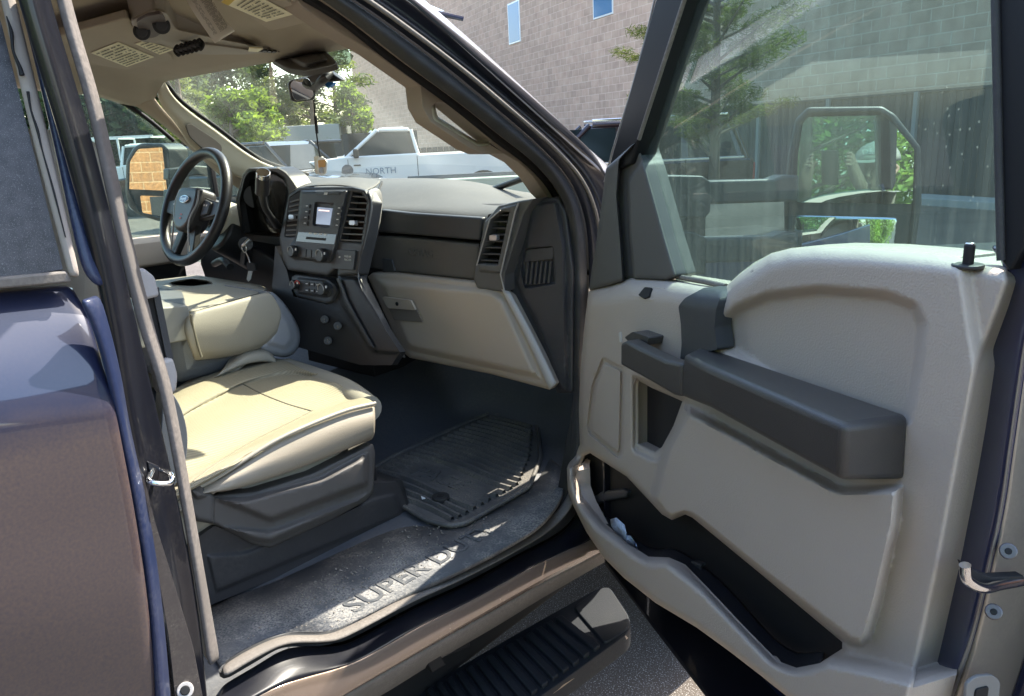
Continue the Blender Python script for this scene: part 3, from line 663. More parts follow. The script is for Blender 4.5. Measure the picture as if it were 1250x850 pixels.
for k in range(6):
    t = k/5; c = P(217+27*t, 62-7.5*t, OC, .02)
    tube('clip_rib', [c+Vector((0, 0, .011)), c+Vector((.010, .003, 0)), c+Vector((0, 0, -.011)), c+Vector((-.010, -.003, 0))], .0035, BLK, ck, closed=True, seg=6)
# sensor cover and mirror
mc = relief('sensor_cover', rnd([(328, 72), (345, 66), (372, 60), (392, 58), (402, 66), (413, 78), (402, 82), (372, 88), (350, 85)], 5), Pl((0, 1.30, 1.93), (0, .5, -1)), [([(350, 70), (392, 62), (404, 74), (370, 84)], .015, 6)], PLK, T, step=4, skirt=.012, edge=(.01, 5))
plate('shade_band', [(392, 58), (412, 52), (431, 70), (426, 79), (404, 80)], Pl((0, 1.34, 1.93), (0, .4, .45)), .004, glass_mat('tint_band', (.38, .42, .36), dirt=.05), T, 0)
RMP = Pl((-.02, 1.30, 1.83), (CAM-Vector((-.02, 1.30, 1.83))).normalized()+Vector((.12, .10, .02)))
rv = plate('rear_view_mirror', rnd([(352, 102), (357, 97), (376, 93), (383, 97), (386, 116), (384, 122), (362, 125), (356, 122)], 4), RMP, .03, PLB, T, .008)
plate('mirror_pane', rnd([(354, 103), (358, 98), (375, 95), (380, 100), (383, 117), (379, 121), (362, 123), (358, 120)], 4), RMP, .002, MIRR, rv, .0005, h=.003)
tube('mirror_stem', [P(383, 108, RMP, -.02), P(395, 97, PY(1.36)), P(403, 90, PY(1.38))], .012, PLB, rv, sp=3)
plate('mirror_button_mount', [(373, 94), (400, 86), (417, 98), (404, 100), (380, 101)], PY(1.38), .02, PLB, rv, .004)
dc = thing('toll_transponder', 'small white and blue transponder stuck on the glass behind the rear view mirror', 'transponder', P(396, 101, PY(1.40)))
plate('transponder_case', rnd([(384, 99), (398, 95), (402, 104), (388, 107)], 2), PY(1.40), .012, WHT, dc, .002)
plate('transponder_badge', rnd([(395, 98), (404, 97), (407, 102), (400, 108), (396, 104)], 2), PY(1.40), .012, mat('badge_blue', (.03, .18, .50), .4), dc, .002, h=.004)
af = thing('air_freshener', 'white and orange card charm hanging on a black cord from the mirror', 'air freshener', P(391, 205, PY(1.45)))
tube('hanging_cord', [P(383, 122, PY(1.34)), P(385, 150, PY(1.345)), P(388, 175, PY(1.35)), P(391, 193, PY(1.35))], .0022, BLK, af)
tube('cord_knot', [P(385, 142, PY(1.344)), P(387, 163, PY(1.346))], .0045, BLK, af, sp=0)
cdm = mat('charm_card', (.80, .76, .66), .6)
c1 = plate('card', rnd([(383, 191), (394, 191), (396, 213), (385, 213)], 2), PY(1.352), .002, cdm, af, 0, h=-.004)
c2 = plate('card', rnd([(388, 192), (396, 193), (399, 198), (398, 212), (393, 215), (388, 213), (386, 200)], 3), PY(1.345), .003, WHT, af, .0005, h=.002)
plate('card_picture', rnd([(388, 196), (397, 195), (397, 204), (389, 205)], 1), PY(1.345), .001, mat('charm_orange', (.75, .42, .14), .6), af, 0, h=.0035)
cyl('card_disc', P(393, 208, PY(1.345), .002), P(393, 208, PY(1.345), .005), .009, mat('charm_grey', (.45, .45, .47), .5), af)
# cargo bed behind the cab
for s in (1, -1):
    prism('bed_side', [(s*.99, -1.14, .62), (s*.99, -1.14, 1.42), (s*.99, -3.3, 1.42), (s*.99, -3.3, .62), (s*.99, -2.75, .62), (s*.99, -2.6, .95), (s*.99, -2.2, 1.06), (s*.99, -1.8, .95), (s*.99, -1.65, .62)], (-s*.06, 0, 0), NAVY, T, .01)
    wh = cyl('rear_wheel', (s*1.0, -2.2, .42), (s*.72, -2.2, .42), .42, RUB, T, 40, .02); cyl('wheel_rim', (s*1.006, -2.2, .42), (s*.9, -2.2, .42), .25, SIL, wh, 32)
box('bed_floor', (0, -2.22, .86), (1.86, 2.1, .06), BLK, T); box('tailgate', (0, -3.27, 1.12), (1.9, .06, .6), NAVY, T, .01); box('rear_chassis', (0, -2.3, .66), (1.0, 1.9, .2), BLK, T, .01)
# ================================================================== DASHBOARD
DTOP = mat('dash_top_vinyl', (.085, .080, .070), .6, bump=.4, bscale=500, dust=.35, dscale=5, dcol=(.22, .205, .17))
dash = skin('dashboard', [([(300, 204), (345, 204), (376, 214), (420, 217), (470, 217), (530, 217), (578, 221), (625, 231), (680, 239)], PY(1.76)), ([(300, 214), (340, 222), (380, 228), (420, 229), (470, 227), (530, 226), (580, 233), (630, 242), (690, 246)], PY(1.62)),
     ([(300, 230), (340, 240), (390, 247), (430, 248), (470, 246), (530, 247), (580, 251), (612, 252), (640, 250)], PY(1.49)), ([(300, 252), (340, 256), (390, 258), (430, 258), (464, 259), (520, 262), (584, 268), (610, 268), (640, 268)], PY(1.425)),
     ([(300, 275), (340, 278), (390, 280), (430, 280), (457, 284), (520, 289), (584, 294), (610, 296), (640, 297)], PY(1.43))], DTOP, T, n=50, th=.01, cross=4)
plate('dash_pad_front', [(462, 256), (500, 260), (588, 266), (585, 294), (520, 288), (456, 283)], PY(1.415), .03, PLD, dash, .006)
tube('pad_seam', [P(466, 222, PY(1.66)), P(461, 236, PY(1.55)), P(462, 250, PY(1.47)), P(457, 284, PY(1.41))], .003, BLK, dash)
ab = relief('airbag_panel', [(455, 287), (520, 292), (585, 298), (584, 342), (470, 330), (452, 327)], PY(1.42), [], PLK, T, step=6, skirt=.03, edge=(.006, 5))
text('airbag_lettering', 'AIRBAG', .030, P(497, 312, PY(1.42), .001), (1, 0, 0), (0, 0, 1), MATS['charcoal_plastic'], ab, .001)
plate('lower_trim', [(466, 316), (478, 317), (482, 332), (468, 332)], PY(1.415), .01, PLD, dash, .002)
gb = relief('glovebox', [(449, 338), (455, 333), (475, 333), (590, 345), (612, 352), (624, 362), (679, 468), (671, 476), (600, 457), (500, 437), (490, 428)], PY(1.40),
     [([(455, 338), (600, 350), (618, 362), (660, 455), (664, 466), (500, 430), (492, 424)], .018, 10)], TANG, T, step=5, skirt=.05, edge=(.012, 7))
skin('side_edge', [([(612, 353), (640, 408), (671, 476)], PY(1.40), .012), ([(622, 356), (650, 408), (679, 468)], PY(1.40), .004)], mat('light_edge', (.42, .40, .38), .5), gb, th=.004, sub=0)
# outer vent pod
vp_ = relief('vent_pod', rnd([(609, 251), (636, 245), (652, 243), (640, 262), (617, 335), (617, 357), (583, 352), (578, 340), (592, 271)], 2), PY(1.39), [([(611, 253), (634, 248), (613, 335), (583, 332), (594, 271)], .008, 3)], PLK, T, step=4, skirt=.06, edge=(.006, 3),
     holes=[[(600, 268), (612, 259), (622, 259), (608, 323), (584, 322)]])
plate('vent_cavity', [(596, 262), (626, 255), (612, 328), (580, 326)], PY(1.43), .01, BLK, vp_, 0)
for k in range(8):
    t = (k+.5)/8; xl = np.interp(t, [0, .14, 1], [613, 600, 584]); yl = 259+t*63; xr = 622-14*t; yr = 259+64*t
    plate('vent_slat', [(xl-1, yl-1.2), (xr+1, yr-1.2), (xr+1, yr+.8), (xl-1, yl+.8)], PY(1.397), .022, PLD, vp_, .0006)
plate('vent_tab', rnd([(597, 287), (606, 287), (606, 294), (597, 294)], 1.5), PY(1.385), .012, SIL, vp_, .001)
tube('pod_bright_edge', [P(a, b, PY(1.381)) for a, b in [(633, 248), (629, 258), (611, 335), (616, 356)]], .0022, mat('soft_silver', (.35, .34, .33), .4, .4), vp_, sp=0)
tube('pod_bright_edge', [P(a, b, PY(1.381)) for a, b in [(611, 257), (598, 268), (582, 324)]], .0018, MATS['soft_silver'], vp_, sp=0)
# dash end
de = relief('dash_end_panel', [(636, 247), (682, 240), (692, 262), (700, 330), (700, 480), (680, 480), (650, 410), (618, 357), (612, 335)], PY(1.43), [([(640, 303), (676, 300), (679, 347), (640, 353), (635, 328)], -.014, 3), ([(646, 249), (680, 244), (690, 300), (694, 480), (684, 478), (655, 400), (628, 345), (640, 300)], .01, 4)],
     mat('deep_grey_plastic', (.030, .032, .038), .5, bump=.25, bscale=900, dust=.1, dscale=9), T, step=4, skirt=.05, edge=(.008, 4))
for k in range(6):
    x = 643+k*5.6; plate('demist_slat', [(x, 320), (x+2.2, 319.7), (x-.6, 348-k*.4), (x-3, 348-k*.4)], PY(1.425), .008, PLD, de, .0006)
plate('demist_cover', rnd([(644, 305), (675, 302), (675, 316), (640, 320)], 2), PY(1.425), .006, PLD, de, .002)
# ----- centre stack
ST = Pl((0, 1.27, 1.4), (0, -1, .22))
skin('stack_top', [([(352, 236), (366, 229), (400, 226), (428, 228), (446, 233)], ST), ([(362, 228), (372, 223), (400, 220), (434, 219), (462, 226)], PY(1.43)), ([(362, 222), (380, 217), (400, 216), (440, 216), (466, 219)], PY(1.5))], DTOP, dash, th=.006)
skin('stack_side', [([(446, 232), (454, 246), (447, 290), (437, 335), (442, 352), (464, 392), (492, 436)], ST, .002), ([(462, 226), (469, 240), (464, 286), (452, 330), (450, 346), (470, 388), (498, 438)], PY(1.40))], mat('stack_side_grey', (.17, .165, .16), .5, bump=.25, bscale=900), dash, th=.006)
cs = relief('centre_stack', rnd([(341, 292), (353, 238), (366, 229), (430, 228), (446, 232), (454, 246), (447, 290), (437, 335), (412, 337), (413, 326), (400, 337), (352, 330), (346, 318)], 2), ST,
     [([(352, 241), (368, 231), (362, 290), (347, 290)], -.006, 2), ([(366, 232), (426, 231), (412, 300), (404, 322), (356, 316), (350, 304), (360, 292)], .010, 3), ([(384, 246), (409, 248), (404, 278), (381, 276)], -.008, 2)],
     PLD, T, step=3.5, skirt=.035, edge=(.006, 4), holes=[[(431, 235), (441, 236), (448, 246), (441, 296), (416, 294)]])
def vent(poly, n, xl0, xl1, xr0, xr1, y0, y1, sl):
    plate('vent_cavity', poly, ST.off(-.03), .01, BLK, cs, 0)
    for k in range(n):
        t = (k+.5)/n; plate('vent_slat', [(xl0+(xl1-xl0)*t, y0+(y1-y0)*t-1), (xr0+(xr1-xr0)*t, y0+(y1-y0)*t-1+sl), (xr0+(xr1-xr0)*t, y0+(y1-y0)*t+.9+sl), (xl0+(xl1-xl0)*t, y0+(y1-y0)*t+.9)], ST.off(.0), .02, PLK, cs, .0005)
vent([(428, 232), (444, 233), (452, 246), (444, 300), (412, 298)], 8, 431, 415, 449, 441, 236, 297, 1)
pc = plate('vent_cavity', [(353, 242), (367, 233), (362, 289), (347, 289)], ST.off(-.002), .004, BLK, cs, 0)
for k in range(8):
    t = (k+.5)/8; plate('vent_slat', [(354-6*t, 243+46*t), (367-5*t, 239+50*t), (367-5*t, 241+50*t), (354-6*t, 245+46*t)], ST.off(.002), .006, PLK, cs, .0005)
plate('vent_tab', rnd([(426, 269), (433, 269), (433, 275), (426, 275)], 1.5), ST.off(.008), .012, SIL, cs, .001)
plate('vent_tab', rnd([(352, 262), (358, 262), (358, 268), (352, 268)], 1.5), ST.off(.006), .012, SIL, cs, .001)
scr = plate('display', [(387.5, 253), (405.5, 254.5), (402.5, 275), (385.5, 273.5)], ST.off(.005), .003, SCREEN, cs, 0)
plate('display_line', [(389, 256), (402, 257), (401.8, 258.4), (388.8, 257.4)], ST.off(.0056), .0005, mat('display_glyph', (.8, .85, .9), .4, emit=((.9, .6, .5), .4)), scr, 0)
for k in range(4):
    for q in (0, 1):
        x = (371.5, 410.5)[q]-k*.9; y = (249, 251.5)[q]+k*7
        plate('radio_button', [(x, y), (x+6.5, y+.4), (x+6, y+5.4), (x-.5, y+5)], ST.off(.013), .006, PLB, cs, .001)
        plate('button_mark', [(x+2, y+2), (x+4.4, y+2.1), (x+4.3, y+3), (x+1.9, y+2.9)], ST.off(.0134), .0004, INKL, cs, 0)
plate('hazard_button', [(387, 234), (414, 235), (414, 238), (386, 237)], ST.off(.012), .004, PLB, cs, .001)
plate('hazard_mark', [(396, 235), (400, 235), (399, 238), (395, 238)], ST.off(.0124), .0004, INKL, cs, 0)
sp2 = plate('media_panel', [(364, 283), (411, 286), (408, 299), (361, 295)], ST.off(.011), .004, mat('gloss_blue_black', (.03, .035, .045), .25, coat=.5), cs, .001)
for k in range(4): plate('media_slot', [(377+k*6, 284+k*.5), (381+k*6, 284.4+k*.5), (380.6+k*6, 286+k*.5), (376.6+k*6, 285.6+k*.5)], ST.off(.0116), .0004, INKL, sp2, 0)
plate('media_slot', [(374, 289), (398, 291), (397, 294), (373, 292)], ST.off(.0116), .0006, BLK, sp2, 0)
def knob(c, r, pl, par, nm='control_knob'):
    a = P(*c, pl); k = cyl(nm, a, a+pl.n*.018, r, PLB, par, 28, .002)
    tube('knob_ring', [a+pl.n*.018+Vector((math.cos(t)*r*.75, 0, math.sin(t)*r*.75)) for t in np.linspace(0, 2*math.pi, 13)[:-1]], .0012, mat('soft_silver', ()), k, closed=True, sp=2, seg=6)
    plate('knob_mark', [(c[0]-1, c[1]-4), (c[0]+.6, c[1]-4), (c[0]+.6, c[1]-1), (c[0]-1, c[1]-1)], pl.off(.0183), .0006, INKL, k, 0)
knob((361, 307), .017, ST.off(.008), cs); knob((396, 312), .019, ST.off(.010), cs)
for k in range(3): plate('tuner_button', [(368+k*6.5, 304+k*.5), (373.6+k*6.5, 304.4+k*.5), (373+k*6.5, 314+k*.5), (367.4+k*6.5, 313.4+k*.5)], ST.off(.0125), .004, PLB, cs, .001)
ar = plate('airbag_switch_plate', rnd([(411, 305), (434, 306), (431, 330), (406, 328)], 1.5), ST.off(.006), .006, PLB, cs, .001)
for i, s_ in enumerate(('PASS AIR', 'BAG OFF')): text('switch_lettering', s_, .0075, P(420.5, 314+i*4, ST.off(.0065)), (1, 0, 0), (0, 0, 1), INKL, ar, .0002)
plate('switch_lamp', [(413.5, 313), (415.5, 313), (415.3, 315), (413.3, 315)], ST.off(.0066), .0004, INKL, ar, 0)
plate('cubby', [(352, 318), (410, 324), (412, 344), (358, 342)], ST.off(-.06), .01, BLK, cs, 0)
hv = relief('climate_panel', rnd([(356, 338), (362, 335), (399, 340), (409, 347), (412, 355), (405, 369), (398, 371), (362, 362), (356, 350)], 2), ST, [([(360, 338), (398, 342), (408, 352), (402, 364), (362, 359)], .008, 3)], PLD, T, step=3, skirt=.03, edge=(.005, 3))
knob((363, 348), .014, ST.off(.006), hv); knob((398, 353), .018, ST.off(.007), hv)
a = P(363, 348, ST.off(.025)); tube('heat_arc', [a+Vector((math.cos(t)*.0125, 0, math.sin(t)*.0125)) for t in np.linspace(.3, 2.8, 8)], .0012, mat('red_mark', (.6, .06, .04), .5), hv, sp=0, seg=6)
for k in range(3):
    for j in range(2):
        plate('climate_button', [(372+k*6.5, 344+k*.7+j*8), (377+k*6.5, 344.5+k*.7+j*8), (377+k*6.5, 349+k*.7+j*8), (371.6+k*6.5, 348.5+k*.7+j*8)], ST.off(.0105), .004, PLB, hv, .0008)
        plate('button_mark', [(373+k*6.5, 346+k*.7+j*8), (375.6+k*6.5, 346+k*.7+j*8), (375.6+k*6.5, 347+k*.7+j*8), (373+k*6.5, 347+k*.7+j*8)], ST.off(.0109), .0004, INKL, hv, 0)
LC = mat('lower_console_black', (.022, .023, .026), .5, bump=.2, bscale=900)
lc = relief('lower_console', [(336, 300), (350, 330), (358, 362), (400, 372), (414, 352), (412, 336), (437, 335), (450, 362), (470, 402), (488, 430), (478, 446), (440, 446), (350, 420), (330, 380)], ST.off(-.012), [([(411, 336), (436, 337), (500, 436), (455, 432), (414, 372)], .012, 6)], LC, T, step=5, skirt=.02)
skin('console_rib', [([(409, 340), (415, 356), (420, 372), (450, 424)], ST, .004), ([(413, 338), (420, 354), (426, 370), (457, 426)], ST, .008)], PLD, lc, th=.004)
for c in ((396, 390), (412, 398), (400, 416)): cyl('power_socket', P(*c, ST, -.008), P(*c, ST, .002), .012, PLB, lc, 20); 
for c in ((394, 388), (410, 396), (399, 414)): plate('socket_glint', [(c[0], c[1]), (c[0]+3, c[1]+3), (c[0]+2, c[1]+5), (c[0]-1, c[1]+2)], ST.off(.003), .001, SIL, lc, 0)
box('stack_core', (-.08, 1.60, 1.25), (.36, .25, .55), BLK, dash)
box('dash_core', (0, 1.62, 1.36), (1.66, .28, .34), BLK, dash, .03)
skin('driver_knee_panel', [([(245, 300), (300, 296), (345, 320)], PY(1.36)), ([(240, 340), (300, 345), (360, 380)], PY(1.38)), ([(300, 400), (340, 410), (370, 420)], PY(1.55))], LC, dash, th=.01)
# ----- instrument cluster
ic = relief('instrument_hood', rnd([(288, 246), (296, 214), (303, 205), (338, 205), (352, 214), (366, 235), (352, 262), (344, 300), (296, 292)], 4), PY(1.34), [([(292, 246), (299, 216), (305, 209), (336, 209), (349, 217), (354, 236), (344, 290), (298, 286)], -.05, 3)], PLB, T, step=3.5, skirt=.06)
skin('hood_trim', [([(336, 204), (350, 213), (365, 234)], PY(1.335)), ([(344, 203), (358, 211), (372, 231)], PY(1.38))], DTOP, dash, th=.004)
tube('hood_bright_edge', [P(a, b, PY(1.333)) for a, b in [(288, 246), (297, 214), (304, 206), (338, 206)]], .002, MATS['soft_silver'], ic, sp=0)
for c in ((312, 240), (332, 245)): cyl('gauge', P(*c, PY(1.388)), P(*c, PY(1.382)), .038, PLB, ic, 32)
plate('cluster_lens', [(296, 222), (334, 213), (350, 222), (343, 285), (299, 283)], PY(1.372), .002, glass_mat('cluster_lens', (.5, .5, .5)), ic, 0)
# ----- steering column and wheel
WC = Vector((-.42, 1.23, 1.53)); tl = R(24)
WN = Vector((0, -math.cos(tl), math.sin(tl))); WU = Vector((0, math.sin(tl), math.cos(tl))); WX = Vector((1, 0, 0))
LEA = mat('black_leather', (.020, .020, .022), .38, bump=.3, bscale=500)
def wp3(x, y, z=0): return WC+WX*x+WU*y+WN*z
sw = tube('steering_wheel', [wp3(math.cos(t)*.180, math.sin(t)*.180) for t in np.linspace(0, 2*math.pi, 33)[:-1]], .0175, LEA, T, closed=True, sp=2, seg=14)
def prismw(name, pts, z, d, m, par, bev=.004): return prism(name, [wp3(x, y, z) for x, y in pts], WN*-d, m, par, bev)
prismw('airbag_cover', rnd([(-.065, .055), (.065, .055), (.072, 0), (.05, -.07), (.02, -.09), (-.02, -.09), (-.05, -.07), (-.072, 0)], .02), .035, .07, mat('hub_dark', (.045, .042, .042), .4, bump=.2), sw, .014)
for s in (1, -1):
    prismw('spoke', [(s*.06, .03), (s*.172, .012), (s*.172, -.025), (s*.06, -.045)], .008, .02, PLB, sw)
    prismw('switch_pad', rnd([(s*.078, .022), (s*.125, .012), (s*.122, -.026), (s*.078, -.036)], .008), .016, .012, PLD, sw)
    for q in range(2): prismw('switch_mark', [(s*(.088+.014*q), .004), (s*(.096+.014*q), .004), (s*(.096+.014*q), -.002), (s*(.088+.014*q), -.002)], .0168, .0005, INKL, sw, 0)
    prismw('lower_spoke', [(s*.012, -.08), (s*.052, -.06), (s*.075, -.165), (s*.045, -.178)], .006, .02, PLB, sw)
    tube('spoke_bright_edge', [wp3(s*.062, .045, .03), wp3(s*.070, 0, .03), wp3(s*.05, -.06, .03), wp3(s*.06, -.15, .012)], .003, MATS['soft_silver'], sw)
em = prismw('emblem', [(.030*math.cos(t), .012+.0125*math.sin(t)) for t in np.linspace(0, 2*math.pi, 29)[:-1]], .041, .006, CHR, sw, .001)
prismw('emblem_field', [(.0275*math.cos(t), .012+.0105*math.sin(t)) for t in np.linspace(0, 2*math.pi, 29)[:-1]], .0418, .004, mat('oval_blue', (.01, .06, .28), .3, coat=.5), em, 0)
text('emblem_script', 'Ford', .019, wp3(-.019, .006, .0421), WX, WU, mat('emblem_silver', (.75, .75, .75), .3, .6), em, .0004, bold=.0003)
for q in range(2): prismw('hub_mark', [(-.008+q*0, -.035-.012*q), (.004, -.035-.012*q), (.004, -.040-.012*q), (-.008, -.040-.012*q)], .0362, .0005, mat('red_mark', ()), sw, 0)
cyl('column_collar', wp3(0, 0, -.03), wp3(.0, 0, -.10), .045, PLB, T, 28)
sc = cyl('column_shroud', wp3(0, -.005, -.09), wp3(0, -.02, -.30), .058, LIT_CREAM, T, 32, .008, r2=.075)
cyl('column_lower', wp3(0, -.05, -.10), wp3(.01, -.09, -.36), .066, PLB, T, 28, .01, r2=.085)
cyl('ignition_barrel', P(300, 298, PY(1.25)), P(300, 298, PY(1.29)), .022, PLB, T)
gs = tube('gear_selector', [P(338, 275, PY(1.30)), P(330, 264, PY(1.24)), P(323, 252, PY(1.20)), P(320, 235, PY(1.18)), P(321, 214, PY(1.17))], .010, PLB, T, rad=[1.2, .9, .9, 1.1, 1.5])
tube('selector_grip', [P(320, 236, PY(1.178)), P(321, 214, PY(1.17))], .019, LEA, gs, sp=0, seg=18)
cyl('selector_cap', P(321, 216, PY(1.17)), P(321.4, 210, PY(1.167)), .0185, CHR, gs, 24)
tube('indicator_stalk', [wp3(-.05, .01, -.09), wp3(-.13, .03, -.07), wp3(-.20, .06, -.05)], .009, PLB, T)
tube('column_release', [P(262, 322, PY(1.30)), P(272, 318, PY(1.26)), P(281, 326, PY(1.25))], .012, PLB, T)
kr = thing('key_ring', 'steel key ring with keys hanging from the ignition beside the steering column', 'keys', P(300, 303, PY(1.24)))
KM_ = mat('key_steel', (.62, .60, .54), .3, .8)
c = P(298, 303, PY(1.235)); tube('ring', [c+Vector((math.cos(t)*.013, 0, math.sin(t)*.013)) for t in np.linspace(0, 2*math.pi, 13)[:-1]], .0016, KM_, kr, closed=True, sp=2, seg=6)
tube('ignition_key', [P(304, 293, PY(1.25)), P(300, 297, PY(1.238)), P(297, 300, PY(1.235))], .006, KM_, kr, sp=0)
plate('key_head', rnd([(301, 320), (311, 322), (312, 331), (302, 332)], 2), PY(1.235), .006, BLK, kr, .001)
plate('key_blade', [(303, 331), (308, 331), (306, 341), (303, 344), (301, 341)], PY(1.234), .002, KM_, kr, 0)
plate('key_tag', rnd([(294, 307), (299, 308), (298, 324), (293, 323)], 2), PY(1.237), .004, PLB, kr, .001)
tube('key_link', [P(300, 308, PY(1.236)), P(303, 314, PY(1.236)), P(305, 321, PY(1.236))], .0018, KM_, kr, sp=0)
# ================================================================== SEATS
seat = thing('passenger_seat', 'x', 'x', (.4, .75, .83)); seat.parent = T; seat.matrix_parent_inverse = wm(T).inverted()
for k_ in ('label', 'category'): del seat[k_]
CUS = bpy.data.materials.new('seat_leatherette'); MATS['cus'] = CUS; CUS.use_nodes = True
def ribbed(m, col, rough, scale, strength, colv=.10):
    N = m.node_tree.nodes; L = m.node_tree.links; b = N['Principled BSDF']
    tc = N.new('ShaderNodeTexCoord'); wv = N.new('ShaderNodeTexWave'); wv.wave_type = 'BANDS'; wv.bands_direction = 'X'; wv.inputs['Scale'].default_value = scale; wv.inputs['Distortion'].default_value = .3; wv.inputs['Detail Scale'].default_value = 3
    L.new(tc.outputs['Object'], wv.inputs[0])
    n = N.new('ShaderNodeTexNoise'); n.inputs['Scale'].default_value = 500; L.new(tc.outputs['Object'], n.inputs[0])
    ad = N.new('ShaderNodeMath'); ad.operation = 'ADD'; L.new(wv.outputs['Fac'], ad.inputs[0]); L.new(n.outputs[0], ad.inputs[1])
    bm_ = N.new('ShaderNodeBump'); bm_.inputs['Strength'].default_value = strength; bm_.inputs['Distance'].default_value = .0015; L.new(ad.outputs[0], bm_.inputs['Height']); L.new(bm_.outputs[0], b.inputs['Normal'])
    n2 = N.new('ShaderNodeTexNoise'); n2.inputs['Scale'].default_value = 5; n2.inputs['Detail'].default_value = 6; L.new(tc.outputs['Object'], n2.inputs[0])
    x = N.new('ShaderNodeMix'); x.data_type = 'RGBA'; L.new(n2.outputs[0], x.inputs[0]); x.inputs[6].default_value = (*[v*(1-colv) for v in col], 1); x.inputs[7].default_value = (*[v*(1+colv) for v in col], 1)
    y = N.new('ShaderNodeMix'); y.data_type = 'RGBA'; y.blend_type = 'MULTIPLY'; y.inputs[0].default_value = .25; L.new(x.outputs[2], y.inputs[6]); L.new(wv.outputs['Color'], y.inputs[7])
    L.new(y.outputs[2], b.inputs['Base Color']); b.inputs['Roughness'].default_value = rough
ribbed(CUS, (.37, .325, .225), .7, 34, .5)
SW_ = [(270, 583), (294, 562), (341, 534), (415, 505), (458, 494)]
def seatrow(pts, z): return (pts, PZ(z))
cu = skin('seat_cushion', [([(150, 520), (205, 482), (250, 456), (296, 444), (340, 440), (352, 446)], PZ(1.06)), ([(150, 525), (207, 480), (252, 454), (298, 441), (342, 438), (356, 446)], PZ(1.10)),
     ([(150, 540), (212, 490), (260, 463), (305, 448), (346, 442), (366, 449)], PZ(1.125)), ([(160, 555), (219, 506), (264, 482), (296, 466), (345, 452), (384, 456)], PZ(1.122)),
     ([(165, 562), (220, 515), (264, 490), (297, 471), (350, 459), (398, 462)], PZ(1.112)), ([(170, 585), (232, 540), (285, 510), (335, 488), (385, 470), (424, 472)], PZ(1.118)),
     ([(190, 600), (240, 572), (300, 540), (345, 517), (383, 501), (438, 482)], PZ(1.102)), ([(195, 606), (246, 579), (304, 548), (352, 523), (390, 505), (444, 485)], PZ(1.118)),
     ([(205, 612), (258, 582), (292, 563), (341, 536), (412, 504), (452, 487)], PZ(1.130)), ([(210, 614), (236, 598), (272, 578), (341, 536), (416, 504), (459, 493)], PX(.692))],
     CUS, seat, n=48, th=.008, sub=1, cross=4)
sd_ = skin('cushion_side', [([(210, 612), (236, 599), (272, 580), (341, 537), (416, 505), (459, 494)], PX(.692)), ([(212, 614), (240, 604), (280, 592), (345, 562), (410, 530), (460, 512)], PX(.712)), ([(216, 612), (244, 603), (285, 598), (348, 578), (412, 552), (459, 530)], PX(.705)), ([(222, 600), (250, 601), (290, 593), (350, 572), (414, 551), (456, 537)], PX(.67))], mat('shaded_side_vinyl', (.30, .26, .20), .5, bump=.3, bscale=500, var=.08), seat, n=40, th=.02, cross=4)  # darker copy of the seat vinyl, side shade put into its colour

box('cushion_foam', (.41, .74, 1.02), (.50, .44, .10), VIN, seat, .04)
tube('piping', [P(a, b-.5, PX(.699)) for a, b in [(214, 610), (236, 599), (272, 579), (341, 536), (416, 504), (458, 493)]], .0045, VIN, seat)
tube('front_roll', [P(350, 452, PZ(1.085)), P(385, 464, PZ(1.09)), P(420, 478, PZ(1.09)), P(450, 500, PZ(1.085))], .034, VIN, seat, seg=16)
SMT = mat('seam_thread', (.20, .18, .13), .8)
seamline('seam', cu, [(297, 469), (320, 481), (350, 493), (381, 502)], .0030, SMT, seat)
seamline('seam', cu, [(381, 502), (352, 517), (310, 538), (262, 568), (236, 588)], .0026, SMT, seat)
seamline('seam', cu, [(297, 469), (268, 481), (240, 496), (215, 512)], .0026, SMT, seat)
SB = mat('seat_base_plastic', (.10, .092, .085), .5, bump=.3, bscale=900)
sb = relief('seat_shield', rnd([(232, 600), (262, 604), (310, 600), (380, 578), (455, 541), (458, 552), (456, 600), (446, 612), (410, 632), (330, 669), (308, 664), (262, 640), (236, 636)], 4), PX(.69), [([(240, 606), (300, 606), (390, 582), (452, 548), (452, 594), (330, 640), (250, 607)], .022, 9), ([(262, 640), (330, 646), (456, 598), (440, 616), (330, 666), (308, 662)], .014, 8)], SB, seat, step=5, skirt=.05, edge=(.01, 5))
relief('recliner_cover', rnd([(222, 592), (240, 590), (262, 605), (262, 640), (240, 636), (226, 622)], 4), PX(.71), [([(226, 596), (240, 594), (256, 606), (240, 612)], .012, 5)], PLK, seat, step=4, skirt=.05, edge=(.012, 6))
relief('base_box', rnd([(236, 660), (262, 642), (330, 668), (440, 618), (458, 590), (486, 588), (502, 632), (478, 646), (262, 737), (240, 748)], 3), PX(.67), [([(250, 676), (300, 672), (456, 606), (484, 600), (494, 630), (262, 726)], .006, 6)], mat('base_box_black', (.035, .033, .035), .5, bump=.2, bscale=900, dust=.1), seat, step=6, skirt=.06)
box('base_core', (.40, .82, .93), (.50, .42, .18), BLK, seat, .01)
plate('base_foot', rnd([(470, 588), (492, 586), (504, 632), (480, 646)], 3), PX(.665), .20, PLB, seat, .004)
# backrest, mostly behind the pillar
bk = box('backrest', (.40, .42, 1.42), (.54, .16, .66), VIN, seat, .05, rot=Matrix.Rotation(R(-14), 4, 'X'))
plate('recliner_side', [(200, 482), (210, 480), (222, 500), (229, 530), (227, 562), (214, 592), (196, 600)], PX(.70), .03, DKV, seat, .01, sp=4)
